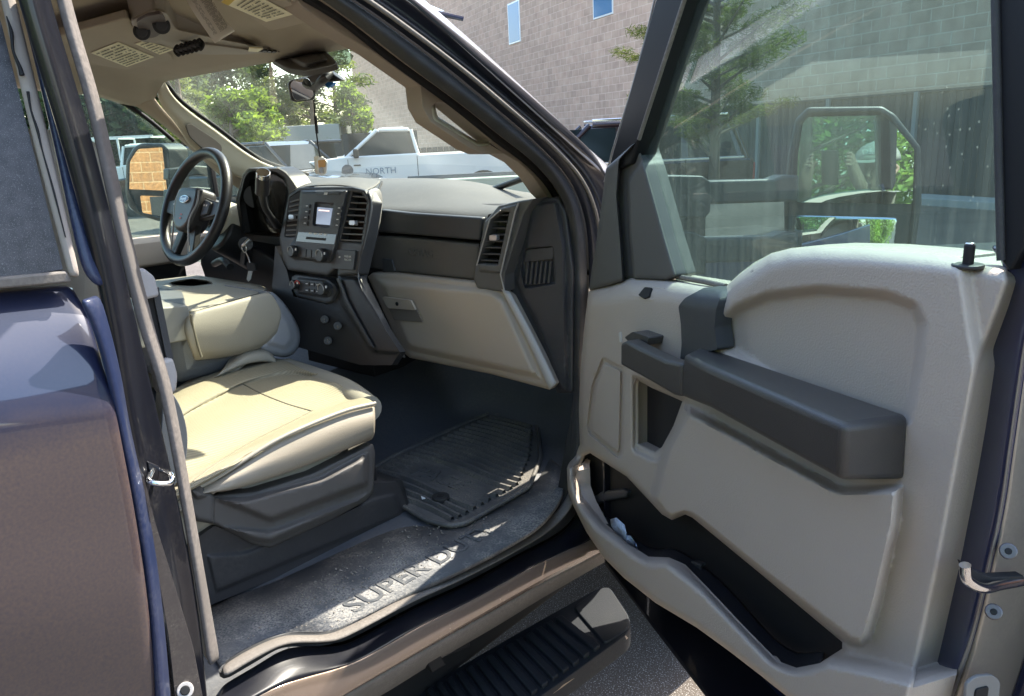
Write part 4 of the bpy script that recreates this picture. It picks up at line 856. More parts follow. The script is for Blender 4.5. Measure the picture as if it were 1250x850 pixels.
# belt hardware
bl = plate('belt_webbing', [(174, 356), (190, 352), (206, 440), (192, 442)], PX(.80), .004, BLK, T, 0)
plate('belt_webbing_edge', [(186, 353), (194, 351), (212, 440), (204, 441)], PX(.805), .004, PLD, bl, 0)
plate('belt_guide', rnd([(160, 330), (176, 327), (190, 338), (196, 362), (176, 367), (162, 365)], 5), PX(.82), .02, GREYP, T, .005)
plate('belt_height_cover', rnd([(188, 444), (212, 437), (218, 458), (216, 478), (206, 483), (194, 480)], 5), PX(.82), .02, GREYP, T, .005)
# centre seat folded down as a console
ce = thing('centre_seat', 'x', 'x', (0, 1, .83)); ce.parent = T; ce.matrix_parent_inverse = wm(T).inverted()
for k_ in ('label', 'category'): del ce[k_]
top = relief('console_lid', rnd([(150, 346), (190, 342), (240, 336), (318, 348), (327, 353), (322, 358), (236, 382), (196, 384), (150, 384)], 4), PZ(1.305), [([(205, 345), (232, 340), (256, 343), (262, 347), (236, 352), (212, 350)], -.03, 3)], VIN, ce, step=4, skirt=.05, edge=(.012, 6))
plate('cup_tray', [(208, 345), (232, 341), (254, 344), (258, 347), (236, 351), (213, 350)], PZ(1.279), .004, BLK, ce, 0)
skin('console_side', [([(232, 381), (270, 371), (322, 357), (330, 360)], PX(.112)), ([(229, 386), (270, 377), (326, 363), (337, 366)], PX(.125)), ([(228, 405), (275, 400), (325, 388), (345, 382)], PX(.135)), ([(234, 428), (280, 426), (325, 414), (340, 404)], PX(.125)), ([(238, 442), (285, 436), (320, 426), (336, 414)], PX(.09))], VIN, ce, n=30, th=.02, cross=4)
tube('console_seam', [P(a, b, PX(.134)) for a, b in [(233, 384), (236, 400), (241, 420), (246, 436)]], .003, MATS['seam_thread'], ce)
relief('seat_back_shell', spline([(330, 357), (345, 368), (361, 392), (367, 412), (362, 428), (350, 436), (334, 434), (316, 425), (326, 405), (336, 384)], 4, True), PX(.11), [([(335, 362), (358, 394), (362, 415), (350, 430), (322, 422), (334, 395)], .012, 8)], mat('grey_seat_shell', (.30, .31, .33), .5, bump=.2), ce, step=4, skirt=.25, edge=(.03, 9))
plate('hinge_box', rnd([(168, 378), (230, 373), (238, 414), (170, 426)], 3), PX(.10), .25, mat('grey_hinge_plastic', (.28, .28, .26), .5), ce, .006)
skin('arm_pad', [([(150, 348), (190, 347), (222, 352)], PZ(1.30)), ([(150, 362), (190, 362), (226, 366)], PZ(1.315)), ([(150, 380), (190, 380), (226, 378)], PX(.06))], DKV, ce, th=.02, cross=3)
skin('centre_cushion', [([(280, 436), (300, 424), (322, 423), (334, 432)], PX(.05)), ([(270, 452), (300, 434), (325, 430), (338, 440)], PX(.12)), ([(262, 462), (300, 446), (330, 442), (338, 446)], PX(.13))], VIN, ce, th=.03, cross=3)
box('centre_seat_core', (-.06, .98, 1.19), (.26, .26, .16), DKV, ce, .04)
box('centre_seat_base', (-.04, .85, .98), (.30, .60, .16), BLK, ce, .03)
box('driver_seat_cushion', (-.42, .70, 1.06), (.52, .52, .14), VIN, T, .05)
# floor mat
fm = thing('floor_mat', 'black ribbed rubber mat lying in the passenger footwell', 'floor mat', (.6, 1.4, .84))
FM = Pl((.6, 1.35, .843), (0, 0, 1))
MRB = mat('mat_rubber', (.060, .064, .068), .5, bump=.3, bscale=100, dust=.9, dscale=9, dlo=.38, dhi=.68, dcol=(.24, .21, .17))
out = rnd([(452, 574), (484, 556), (566, 518), (612, 500), (656, 520), (660, 560), (646, 596), (568, 640), (548, 643), (520, 636), (462, 600)], 6)
mb = plate('mat_base', out, FM, .008, MRB, fm, .003, h=.006)
bm = bmesh.new()
o3 = [P(p.x if hasattr(p, 'x') else p[0], p.y if hasattr(p, 'y') else p[1], FM, .006) for p in out]
pts2 = [(v.x, v.y) for v in o3]
y = min(p[1] for p in pts2)+.035; ymax = max(p[1] for p in pts2)-.03
while y < ymax:
    xs = []
    for i in range(len(pts2)):
        a, b = pts2[i], pts2[(i+1) % len(pts2)]
        if (a[1]-y)*(b[1]-y) < 0: xs.append(a[0]+(b[0]-a[0])*(y-a[1])/(b[1]-a[1]))
    if len(xs) >= 2:
        x0, x1 = min(xs)+.03, max(xs)-.03; N_ = 24; prev = None
        if x1-x0 > .05:
            for i in range(N_+1):
                x = x0+(x1-x0)*i/N_; wob = .010*math.sin((x-x0)*14)
                inlogo = 1.20 < y < 1.30 and .50 < x < .80
                z0 = .8485; z1 = z0+(.001 if inlogo else .011)
                cur = [bm.verts.new((x, y+wob-.008, z0)), bm.verts.new((x, y+wob-.003, z1)), bm.verts.new((x, y+wob+.003, z1)), bm.verts.new((x, y+wob+.008, z0))]
                if prev:
                    for k in range(3): bm.faces.new([prev[k], prev[k+1], cur[k+1], cur[k]])
                prev = cur
    y += .026
fin('mat_ribs', bm, MRB, fm)
text('mat_lettering', 'PACE', .075, (.53, 1.225, .8500), (1, .0, 0), (0, 1, 0), MRB, fm, .002, bold=.001)
c = P(538, 610, FM, .012); cyl('mat_clip', c, c+Vector((0, 0, .010)), .022, PLB, fm, 24); cyl('mat_clip_hole', c+Vector((0, 0, .0095)), c+Vector((0, 0, .0115)), .009, BLK, fm, 20)
tube('mat_edge', [v+Vector((0, 0, .002)) for v in o3], .006, MRB, fm, closed=True, sp=0, seg=8)
lt = thing('litter_scrap', 'tiny white scrap of litter lying on the ribbed floor mat', 'litter', P(517, 607, FM, .014))
plate('scrap', [(514, 606), (519, 605), (520, 608), (515, 609)], FM, .002, WHT, lt, 0, h=.016)
# sill lettering
so = P(300, 762, PZ(.847)); 
text('sill_lettering', 'SUPER DUTY', .070, (.915, .74, .8462), (.03, 1, 0), (-1, .03, 0), mat('worn_lettering', (.042, .05, .062), .55, bump=.4, bscale=150, dust=.9, dscale=14, dlo=.4, dhi=.62, dcol=(.26, .25, .23)), sp_, .0008, bold=.0008)
# driver-side towing mirror
MD = Pl(P(180, 215, PX(-1.22)), (.42, -.906, .03))
dmir = relief('far_side_mirror', rnd([(153, 235), (154, 196), (163, 180), (172, 175), (198, 175), (207, 182), (210, 240), (209, 270), (196, 271), (168, 262), (157, 252)], 4), MD, [([(156, 233), (157, 197), (168, 180), (198, 179), (206, 186), (206, 268), (170, 260)], -.01, 2)], PLB, T, step=3, skirt=.11, edge=(.008, 3))
plate('mirror_glass', rnd([(157, 231), (157, 197), (169, 182), (198, 180), (204, 233)], 2), MD, .003, MIRR, dmir, 0, h=-.004)
plate('convex_mirror_glass', rnd([(171, 239), (207, 240), (206, 266), (174, 260)], 2), MD, .003, MIRR, dmir, 0, h=-.004)
for y in (206, 232): plate('mirror_arm', [(206, y), (240, y-4), (262, y-2), (262, y+10), (240, y+8), (206, y+14)], PX(-1.05), .05, PLB, dmir, .006)

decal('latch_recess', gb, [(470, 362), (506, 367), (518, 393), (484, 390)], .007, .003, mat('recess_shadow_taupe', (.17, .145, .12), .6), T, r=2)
decal('latch_handle', gb, [(471, 361), (505, 366), (511, 378), (478, 375)], .012, .006, TANG, T, .001, r=2)
q, n_ = onsurf(gb, 489, 370, .012); cyl('glovebox_lock', q, q+n_*.003, .006, BLK, T, 16)
# loose grit trodden into the sill and footwell
bm = bmesh.new(); rg = random.Random(11)
for k in range(520):
    t = rg.random(); px_ = 290+t*390; py_ = 765-t*150+rg.uniform(-75, 20)*(1-.4*t); s_ = rg.uniform(.0008, .0024)
    c = P(px_, py_, PZ(.8465))
    if c.x > .925 or c.x < .74: c.x = rg.uniform(.76, .925)
    m_ = bmesh.ops.create_cone(bm, cap_ends=True, segments=5, radius1=s_, radius2=s_*.5, depth=s_); bmesh.ops.translate(bm, vec=c, verts=m_['verts'])
g = fin('dirt_grit', bm, mat('grit_pale', (.36, .32, .27), .9, var=.6, vscale=300)); tag(g, kind='stuff')
# ================================================================== OPEN FRONT DOOR
def DP(s, z, off=0): v = H0+DV*s+DN*off; return Vector((v.x, v.y, z))
MET = mat('dusty_edge_ground_reflection', (.30, .27, .23), .3, .5, .5, .6, dust=.5, dscale=9, dlo=.4, dhi=.7, dcol=(.45, .40, .33))  # tan base colour holds the reflected ground light; dust lies over it
sh = prism('front_door', [DP(.02, .66, -.155), DP(1.08, .62, -.155), DP(1.13, 1.1, -.155), DP(1.12, 1.50, -.155), DP(.02, 1.36, -.155)], DN*-.03, NAVY, T, .006)
skin('inner_shell', [([(1200, 300), (1226, 324), (1226, 350), (1188, 450), (1170, 540), (1120, 790), (1098, 920)], DOOR, -.05), ([(1235, 300), (1243, 330), (1240, 360), (1215, 450), (1200, 540), (1150, 790), (1120, 920)], DOOR, -.045), ([(1262, 300), (1262, 330), (1258, 380), (1247, 420), (1227, 560), (1219, 618), (1203, 693), (1182, 778), (1150, 860), (1130, 920)], DOOR, -.03)], NAVY, sh, n=30, th=.01, cross=3)
skin('hem_edge', [([(1258, 380), (1247, 420), (1227, 560), (1219, 618), (1203, 693), (1182, 778), (1150, 860), (1130, 920)], DOOR, -.03), ([(1262, 380), (1251, 420), (1231, 560), (1223, 618), (1207, 693), (1186, 780), (1156, 862), (1136, 920)], DOOR, -.028), ([(1266, 380), (1255, 420), (1235, 560), (1227, 618), (1211, 694), (1190, 782), (1162, 864), (1142, 920)], DOOR, -.04)], MET, sh, n=30, th=.006)
ef = skin('latch_face', [([(1266, 380), (1255, 420), (1235, 560), (1227, 618), (1211, 694), (1190, 782), (1162, 864), (1142, 920)], DOOR, -.04), ([(1300, 380), (1290, 420), (1272, 560), (1264, 618), (1248, 694), (1228, 782), (1200, 864), (1180, 920)], DOOR, -.10), ([(1330, 380), (1320, 420), (1304, 560), (1296, 618), (1282, 694), (1262, 782), (1236, 864), (1216, 920)], DOOR, -.155)], MET, sh, n=30, th=.006)
EFP = Pl(P(1245, 690, DOOR, -.07), DV)
lh = tube('door_latch', [P(1178, 690, EFP, .03), P(1181, 708, EFP, .03), P(1200, 718, EFP, .028), P(1222, 714, EFP, .02), P(1262, 706, EFP, .01)], .0055, CHR, sh)
plate('latch_throat', [(1178, 688), (1195, 700), (1212, 705), (1250, 703), (1250, 712), (1222, 712), (1200, 715), (1184, 706)], EFP, .01, BLK, sh, .001, h=.018)
for c in ((1231, 673), (1213, 747)): cyl('latch_screw', P(*c, EFP, .004), P(*c, EFP, .012), .0085, mat('dull_screw_metal', (.16, .15, .15), .4, .7), sh, 16); cyl('screw_recess', P(*c, EFP, .0118), P(*c, EFP, .0125), .0035, BLK, sh, 10)
plate('drain_plug', rnd([(1180, 835), (1192, 826), (1212, 824), (1222, 832), (1214, 900), (1176, 900)], 6), EFP, .004, mat('plug_grey', (.20, .19, .18), .6), sh, .001, h=.004)
plate('drain_slot', rnd([(1192, 842), (1208, 838), (1202, 880), (1186, 880)], 4), EFP, .003, BLK, sh, .001, h=.006)
prism('door_bottom', [DP(.02, .67, -.155), DP(1.08, .63, -.155), DP(1.08, .63, -.03), DP(.02, .67, -.03)], (0, 0, .012), BLKP, sh, .003)
# hinge side return
prism('hinge_face', [DP(.02, .67, -.15), DP(.02, 1.36, -.15), DP(.02, 1.36, -.03), DP(.02, .67, -.03)], DV*.01, BLKP, sh, .003)
# frame and glass
FB = mat('frame_black', (.010, .011, .013), .6, spec=.3)
plate('front_frame', [(748, 185), (790, 36), (812, -45), (852, -45), (835, 0), (807, 85), (783, 165), (779, 172), (770, 200), (740, 214)], DOOR.off(-.03), .05, FB, sh, .005)
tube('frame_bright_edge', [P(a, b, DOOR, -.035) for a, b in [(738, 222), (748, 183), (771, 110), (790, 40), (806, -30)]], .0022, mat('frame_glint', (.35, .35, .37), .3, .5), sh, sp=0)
tube('glass_run', [P(a, b, DOOR, -.025) for a, b in [(780, 170), (808, 84), (836, -2), (850, -44)]], .004, RUBD, sh, sp=0)
plate('rear_frame', [(1214, -60), (1222, 318), (1229, 330), (1234, 330), (1250, 300), (1262, 100), (1268, -60)], DOOR.off(-.03), .05, FB, sh, .005)
tube('glass_run', [P(a, b, DOOR, -.028) for a, b in [(1214, -50), (1218, 130), (1222, 318)]], .004, RUB, sh, sp=0)
prism('top_frame', [P(820, -45, DOOR, -.03), P(1265, -45, DOOR, -.03), P(1270, -95, DOOR, -.03), P(830, -95, DOOR, -.03)], DN*-.05, FB, sh, .005)
sl = relief('sail_panel', rnd([(740, 205), (770, 178), (778, 172), (790, 210), (812, 290), (826, 337), (815, 342), (770, 340), (745, 348), (719, 355), (722, 330), (730, 280)], 3), DOOR.off(-.02), [([(782, 166), (800, 230), (832, 345), (760, 345), (757, 300), (752, 240), (755, 195)], -.02, 3), ([(787, 190), (850, 380), (775, 360), (768, 290), (766, 220)], .012, 3)], PLK, sh, step=4, skirt=.04, edge=(.008, 5))
plate('window_glass', [(772, 172), (845, -60), (1224, -60), (1226, 325), (1000, 330), (890, 352), (826, 345), (800, 270)], DOOR.off(-.055), .004, DRG, sh, 0)
tube('belt_weatherstrip', [P(a, b, DOOR, -.048) for a, b in [(826, 338), (860, 344), (886, 350)]], .005, RUBD, sh, sp=0)
# trim panel
O = [(719, 351), (730, 349), (745, 346), (770, 338), (815, 340), (862, 348), (884, 351), (892, 344), (903, 334), (920, 321), (942, 309), (966, 303), (1000, 301), (1060, 303), (1140, 310), (1222, 321), (1230, 328), (1231, 345), (1221, 375), (1206, 415), (1195, 445), (1188, 480), (1176, 540), (1163, 610), (1148, 690), (1127, 785), (1105, 880), (1000, 880), (960, 850), (930, 826), (890, 795), (850, 766), (800, 736), (762, 706), (736, 680), (716, 650), (700, 618), (693, 598), (692, 572), (698, 553), (707, 543), (706, 500), (709, 440), (714, 390)]
beltx = [700, 745, 770, 815, 862, 884, 903, 942, 966, 1000, 1060, 1140, 1222, 1260]; belty = [353, 346, 338, 340, 348, 351, 334, 309, 303, 301, 303, 310, 321, 327]
POCK = [(703, 582), (712, 557), (720, 553), (765, 582), (808, 628), (820, 635), (836, 628), (845, 632), (930, 702), (1028, 784), (1028, 792), (1000, 810), (970, 816), (948, 808), (905, 764), (862, 718), (835, 690), (815, 681), (790, 680), (765, 664), (738, 640), (712, 607)]
BOWL = [(781, 466), (796, 474), (833, 490), (822, 520), (808, 546), (800, 551), (781, 541)]
def dfn(v):
    dl = v[:, 1]-np.interp(v[:, 0], beltx, belty); wd_ = np.interp(v[:, 0], [700, 860, 900, 960, 1230], [30, 34, 26, 24, 24])
    t = np.clip(dl/wd_, 0, 1); return .055*np.sqrt(np.clip(1-(1-t)**2.2, 0, 1))
LIP = [(640, 552), (690, 552), (712, 556), (716, 580), (722, 604), (746, 632), (795, 668), (822, 668), (870, 706), (915, 752), (955, 794), (975, 802), (1010, 790), (1060, 800), (1180, 830), (1180, 960), (640, 960)]
PAD = [(790, 610), (803, 560), (832, 488), (1025, 592), (1104, 590), (1100, 640), (1078, 735), (1066, 778), (1054, 792), (1036, 790), (930, 708), (846, 640), (834, 634), (822, 642), (806, 634)]
tp = relief('trim_panel', O, DOOR.off(-.055), [(LIP, .055, 26), (PAD, .040, 13), ([(873, 428), (874, 392), (896, 370), (935, 354), (1000, 346), (1085, 353), (1122, 368), (1135, 395), (1128, 455), (1114, 520), (1040, 530), (880, 430)], -.020, 16),
      ([(735, 436), (763, 449), (761, 556), (755, 561), (718, 530), (716, 520), (722, 470)], -.006, 2), ([(737, 442), (759, 452), (757, 550), (753, 554), (722, 527), (720, 518), (726, 472)], .006, 2),
      ([(770, 455), (840, 480), (845, 505), (812, 562), (798, 566), (770, 552)], -.012, 7), ([(1160, 290), (1260, 290), (1260, 500), (1180, 900), (1120, 900), (1150, 700), (1185, 450)], -.020, 22)], TAN, sh, step=5, skirt=.06, edge=(.016, 8), fn=dfn, holes=[POCK, BOWL], ang=70, hsk=[.003, .055])
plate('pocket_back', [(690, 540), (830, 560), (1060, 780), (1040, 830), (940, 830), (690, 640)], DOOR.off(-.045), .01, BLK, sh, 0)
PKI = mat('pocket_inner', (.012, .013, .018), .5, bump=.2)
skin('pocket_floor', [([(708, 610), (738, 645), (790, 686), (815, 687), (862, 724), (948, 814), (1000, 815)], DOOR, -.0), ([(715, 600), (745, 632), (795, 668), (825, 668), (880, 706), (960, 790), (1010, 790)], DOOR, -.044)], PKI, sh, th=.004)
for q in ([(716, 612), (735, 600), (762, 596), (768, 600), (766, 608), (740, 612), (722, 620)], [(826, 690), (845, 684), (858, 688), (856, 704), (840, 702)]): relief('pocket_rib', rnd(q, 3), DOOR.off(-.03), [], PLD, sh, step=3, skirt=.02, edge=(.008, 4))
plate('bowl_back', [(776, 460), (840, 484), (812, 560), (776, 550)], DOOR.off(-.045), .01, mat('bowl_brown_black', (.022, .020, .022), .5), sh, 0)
col_ = relief('trim_column', rnd([(828, 374), (836, 364), (860, 351), (884, 353), (878, 366), (874, 378), (872, 400), (876, 427), (858, 430), (830, 442), (832, 420), (831, 395)], 3), DOOR.off(-.045), [], PLD, sh, step=3.5, skirt=.03, fn=lambda v: dfn(v)+.004)
# armrest
A = P(857, 422, DOOR, -.004); B = P(1112, 508, DOOR, -.004); Cc = P(1030, 519, DOOR, .095); D_ = P(869, 450, DOOR, .088); E_ = P(834, 433, DOOR, .06); F_ = P(1026, 589, DOOR, .085); G_ = P(831, 485, DOOR, .060); Hh = P(1108, 588, DOOR, -.004); I_ = P(868, 452, DOOR, -.004)
bm = bmesh.new(); V = {k: bm.verts.new(v) for k, v in dict(A=A, B=B, C=Cc, D=D_, E=E_, F=F_, G=G_, H=Hh, J=P(860, 470, DOOR, -.004)).items()}
D2 = bm.verts.new(P(868, 500, DOOR, .083)); 
for f in ('EDA', 'ADCB', 'BCFH', 'AJE', 'EJG', 'AHJ'): 
    try: bm.faces.new([V[c] for c in f])
    except ValueError: pass
bm.faces.new([V['E'], V['G'], D2, V['D']]); bm.faces.new([V['D'], D2, V['F'], V['C']]); bm.faces.new([V['G'], V['J'], D2]); bm.faces.new([D2, V['J'], V['H'], V['F']]); 
bm.faces.new([V['A'], V['B'], V['H']])
AM = mat('armrest_vinyl', (.046, .042, .040), .36, bump=.35, bscale=700, dust=.06, dscale=12)
bmesh.ops.remove_doubles(bm, verts=bm.verts, dist=1e-5)
arm = fin('armrest', bm, AM, sh, .010, 30); arm.modifiers['bevel'].segments = 4; smooth(arm, 50)
# pull handle
ph = plate('pull_handle', [(757, 419), (764, 416), (778, 424), (812, 440), (831, 444), (831, 485), (822, 483), (790, 464), (757, 446)], DOOR.off(.062), .030, AM, sh, .006)
plate('handle_foot', rnd([(762, 412), (772, 405), (792, 412), (790, 422), (770, 420)], 2), DOOR.off(.03), .04, AM, sh, .004)
plate('worn_notch', [(755, 407), (757.5, 405), (758.5, 418), (756, 418)], DOOR.off(.002), .002, mat('worn_plastic', (.5, .48, .45), .6), sh, 0)
# window switch
ws_ = decal('window_switch', tp, [(771, 361), (784, 349), (812, 352), (797, 367)], .001, .003, TAN, sh)
decal('switch_rocker', tp, [(781, 361), (789, 352), (797, 353), (794, 363), (788, 365)], .004, .006, BLK, sh, r=1.5)
# lock knob
kb = P(1181, 327, DOOR, -.02); 
cyl('lock_bezel', kb, kb+Vector((0, 0, .004)), .015, PLB, sh, 24); cyl('lock_knob', kb, kb+Vector((0, 0, .024)), .0052, BLK, sh, 16, .002); cyl('lock_cap', kb+Vector((0, 0, .0235)), kb+Vector((0, 0, .0255)), .0045, CHR, sh, 16)
# tissue in the pocket
ti = thing('crumpled_wrapper', 'crumpled pale blue wrapper poking out of the open door pocket', 'wrapper', P(760, 650, DOOR, .0))
bm = bmesh.new(); rg = random.Random(5)
pp = [[(745, 634), (752, 632), (762, 641)], [(746, 642), (755, 644), (764, 650)], [(752, 652), (760, 652), (764, 660)], [(764, 660), (770, 655), (777, 664)], [(768, 668), (774, 668), (778, 671)]]
V = [[bm.verts.new(P(x, y, DOOR, .012+rg.uniform(-.012, .012))) for x, y in r] for r in pp]
for i in range(4):
    for j in range(2): bm.faces.new([V[i][j], V[i][j+1], V[i+1][j+1], V[i+1][j]])
o = fin('wrapper_foil', bm, mat('pale_blue_paper', (.55, .66, .85), .4, var=.4, vscale=120), ti, 0, 10); s = o.modifiers.new('s', 'SOLIDIFY'); s.thickness = .001
# towing mirror
MA = mat('mirror_housing', (.035, .037, .040), .5, bump=.2, bscale=600)
MS = Pl(H0+DV*.12, DV)
for q in ([(790, 214), (858, 215), (868, 222), (868, 258), (862, 266), (790, 266)], [(800, 283), (846, 283), (862, 290), (862, 335), (800, 335)]): plate('mirror_mount', rnd(q, 3), MS, .07, MA, sh, .008)
for q in ([(862, 221), (945, 219), (958, 214), (975, 214), (975, 246), (862, 250)], [(858, 291), (945, 289), (958, 284), (975, 284), (975, 318), (858, 322)]): plate('mirror_arm', q, MS.off(-.012), .045, MA, sh, .006)
M0 = H0+DV*.14-DN*.56+Vector((0, 0, 1.62)); MN = (CAM-M0).normalized()
MN = Matrix.Rotation(R(1.0), 3, 'Z') @ MN
MP = Pl(M0, MN)
mh = relief('side_mirror', rnd([(958, 312), (957, 250), (962, 190), (971, 146), (986, 131), (1077, 130), (1093, 140), (1124, 180), (1125, 247), (1116, 312), (1100, 325), (970, 325)], 4), MP, [([(964, 312), (963, 250), (968, 190), (977, 150), (989, 138), (1074, 136), (1089, 146), (1118, 182), (1118, 247), (1110, 312)], -.012, 4)], MA, sh, step=4, skirt=.13, edge=(.01, 5))
plate('mirror_glass', rnd([(972, 247), (974, 190), (980, 150), (984, 143), (1078, 141), (1088, 149), (1116, 182), (1114, 249)], 4), MP, .003, MIRR, sh, 0, h=-.006)
relief('convex_mirror_glass', rnd([(966, 305), (970, 263), (1096, 266), (1090, 318), (966, 318)], 4), MP.off(-.012), [], MIRR, sh, step=3, skirt=.004, fn=lambda v: .012*(1-((v[:, 0]-1032)/66)**2-((v[:, 1]-290)/60)**2*.4), ang=180)
text('heated_mark', 'R', .010, P(1086, 203, MP, -.004), RT, UP, BLK, sh, .0002)
# ================================================================== BACKGROUND
def at(px, depth, py=200):     # ground point seen at picture column px, depth metres away
    d = FW+RT*((px-CW/2)/F)+UP*((CH/2-py)/F); d.z = 0; d = d.normalized()
    q = CAM+d*depth; return Vector((q.x, q.y, 0))
def brickmat(name, c1, c2, mortar, bw, bh, msz=.012, rough=.9, bstr=.6, split=0):
    m = bpy.data.materials.new(name); m.use_nodes = True; N = m.node_tree.nodes; L = m.node_tree.links; b = N['Principled BSDF']; b.inputs['Roughness'].default_value = rough
    tc = N.new('ShaderNodeTexCoord'); sx = N.new('ShaderNodeSeparateXYZ'); cx = N.new('ShaderNodeCombineXYZ'); L.new(tc.outputs['Object'], sx.inputs[0]); L.new(sx.outputs[0], cx.inputs[0]); L.new(sx.outputs[2], cx.inputs[1])
    br = N.new('ShaderNodeTexBrick'); L.new(cx.outputs[0], br.inputs[0]); br.inputs['Color1'].default_value = (*c1, 1); br.inputs['Color2'].default_value = (*c2, 1); br.inputs['Mortar'].default_value = (*mortar, 1)
    br.inputs['Scale'].default_value = 1; br.inputs['Brick Width'].default_value = bw; br.inputs['Row Height'].default_value = bh; br.inputs['Mortar Size'].default_value = msz; br.inputs['Mortar Smooth'].default_value = .2; br.inputs['Bias'].default_value = -.1
    n = N.new('ShaderNodeTexNoise'); n.inputs['Scale'].default_value = 3 if not split else 14; n.inputs['Detail'].default_value = 8; L.new(tc.outputs['Object'], n.inputs[0])
    x = N.new('ShaderNodeMix'); x.data_type = 'RGBA'; x.blend_type = 'OVERLAY'; x.inputs[0].default_value = .35 if not split else .6; L.new(br.outputs[0], x.inputs[6]); L.new(n.outputs[0], x.inputs[7]); L.new(x.outputs[2], b.inputs['Base Color'])
    bm_ = N.new('ShaderNodeBump'); bm_.inputs['Strength'].default_value = bstr; bm_.inputs['Distance'].default_value = .02
    ma = N.new('ShaderNodeMath'); ma.operation = 'MULTIPLY_ADD'; L.new(br.outputs['Fac'], ma.inputs[0]); ma.inputs[1].default_value = -1.0; L.new(n.outputs[0], ma.inputs[2]); L.new(ma.outputs[0], bm_.inputs['Height']); L.new(bm_.outputs[0], b.inputs['Normal'])
    return m
CMU = brickmat('block_wall', (.62, .42, .31), (.50, .34, .25), (.72, .53, .41), .50, .25, .014)
SPL = brickmat('split_block_wall', (.34, .150, .062), (.26, .115, .048), (.42, .24, .13), .40, .20, .014, split=1, bstr=1.0)
def lbox(name, x0, x1, y0, y1, z0, z1, m, parent, bev=.01):
    return box(name, ((x0+x1)/2, (y0+y1)/2, (z0+z1)/2), (x1-x0, y1-y0, z1-z0), m, parent, bev, local=True)
# --- long block building
wa = math.atan2(.445, -.896)                 # direction of the wall, running away to the left
BD = thing('block_building', 'long tan concrete block building with small blue windows standing behind the parked vehicles', 'building', (-5.35, 19.7, 0), wa)
WINS = []
wp_o = Vector((-5.35, 19.7, 0)); wd_ = Vector((-.896, .445, 0)); wn_ = Vector((-.445, -.896, 0)); WPL = Pl(wp_o, wn_)
for (x0, y0, x1, y1) in ((620.5, 7, 635.5, 49), (725, -22, 748, 15)):
    a = P(x0, y0, WPL); b = P(x1, y1, WPL); ta = (a-wp_o).dot(wd_); tb = (b-wp_o).dot(wd_); WINS.append((min(ta, tb), max(ta, tb), min(a.z, b.z), max(a.z, b.z)))
# local frame: +x along the wall (away), +y = rotated 90deg ccw of it; the camera side is the side of wn_
side = 1 if Vector((-math.sin(wa), math.cos(wa), 0)).dot(wn_) > 0 else -1
lbox('wall', -30, 52.4, min(0, -side*14), max(0, -side*14), -.1, 10.2, CMU, BD, .0)
lbox('parapet_cap', -30, 52.6, min(side*.06, -side*.3), max(side*.06, -side*.3), 10.2, 10.4, mat('cap_metal', (.35, .33, .32), .5), BD)
BLUEG = mat('blue_window_glass', (.07, .19, .36), .12, 0, .8, emit=None)
for (a, b, c, d) in WINS:
    f = lbox('window', a-.06, b+.06, min(side*.03, -side*.02), max(side*.03, -side*.02), c-.06, d+.06, WHT, BD)
    g_ = lbox('pane', a, b, min(side*.034, side*.02), max(side*.034, side*.02), c, d, BLUEG, f, 0)
    g_.location = (0, 0, 0)
pv = P(482, 36, WPL); tt = (pv-wp_o).dot(wd_); lbox('drain_pipe', tt-.1, tt+.1, min(side*.02, side*.15), max(side*.02, side*.15), 6.5, 10.0, mat('pipe_brown', (.16, .10, .08), .6), BD)
# --- dark board fence
fo = P(1213, 249, PZ(0)); FN_ = thing('board_fence', 'tall dark grey board fence standing behind the open door glass', 'fence', (fo.x, fo.y, 0), wa)
FW_ = mat('dark_fence_boards', (.040, .045, .052), .75, bump=.6, bscale=40, var=.35, vscale=2)
bm = bmesh.new(); x = -9.0
p857 = P(857, 250, Pl(fo, wn_)); LF = (p857-fo).dot(wd_)
while x < LF:
    bmesh.ops.create_cube(bm, size=1, matrix=Matrix.Translation((x+.07, 0, 1.06)) @ Matrix.Diagonal((.138, .025, 2.12, 1))); x += .145
fin('fence_boards', bm, FW_, FN_, .004, local=True)
lbox('top_rail', -9, LF, -.03, .03, 2.12, 2.18, FW_, FN_)
for k in range(8):
    q = LF-.05-2.4*k
    if q > -9: lbox('fence_post', q-.05, q+.05, min(side*.015, side*.10), max(side*.015, side*.10), 0, 2.16, mat('fence_post_grey', (.22, .23, .23), .7), FN_)
kb_ = lbox('kerb_strip', -9, LF, min(side*.2, side*1.0), max(side*.2, side*1.0), 0, .14, mat('concrete', (.40, .39, .37), .85, bump=.4, bscale=60), None); kb_.location = (fo.x, fo.y, 0); kb_.rotation_euler = (0, 0, wa); tag(kb_, kind='structure')
vg = P(1180, 320, PZ(0)); me = bpy.data.meshes.new('gravel_verge'); q4 = [P(a, b, PZ(.009)) for a, b in [(1060, 303), (1320, 291), (1500, 420), (1060, 420)]]
me.from_pydata([tuple(v) for v in q4], [], [(0, 1, 2, 3)]); o = link('gravel_verge', me, mat('verge_gravel', (.42, .36, .26), .95, bump=1, bscale=50, var=.3, vscale=20)); tag(o, kind='structure')
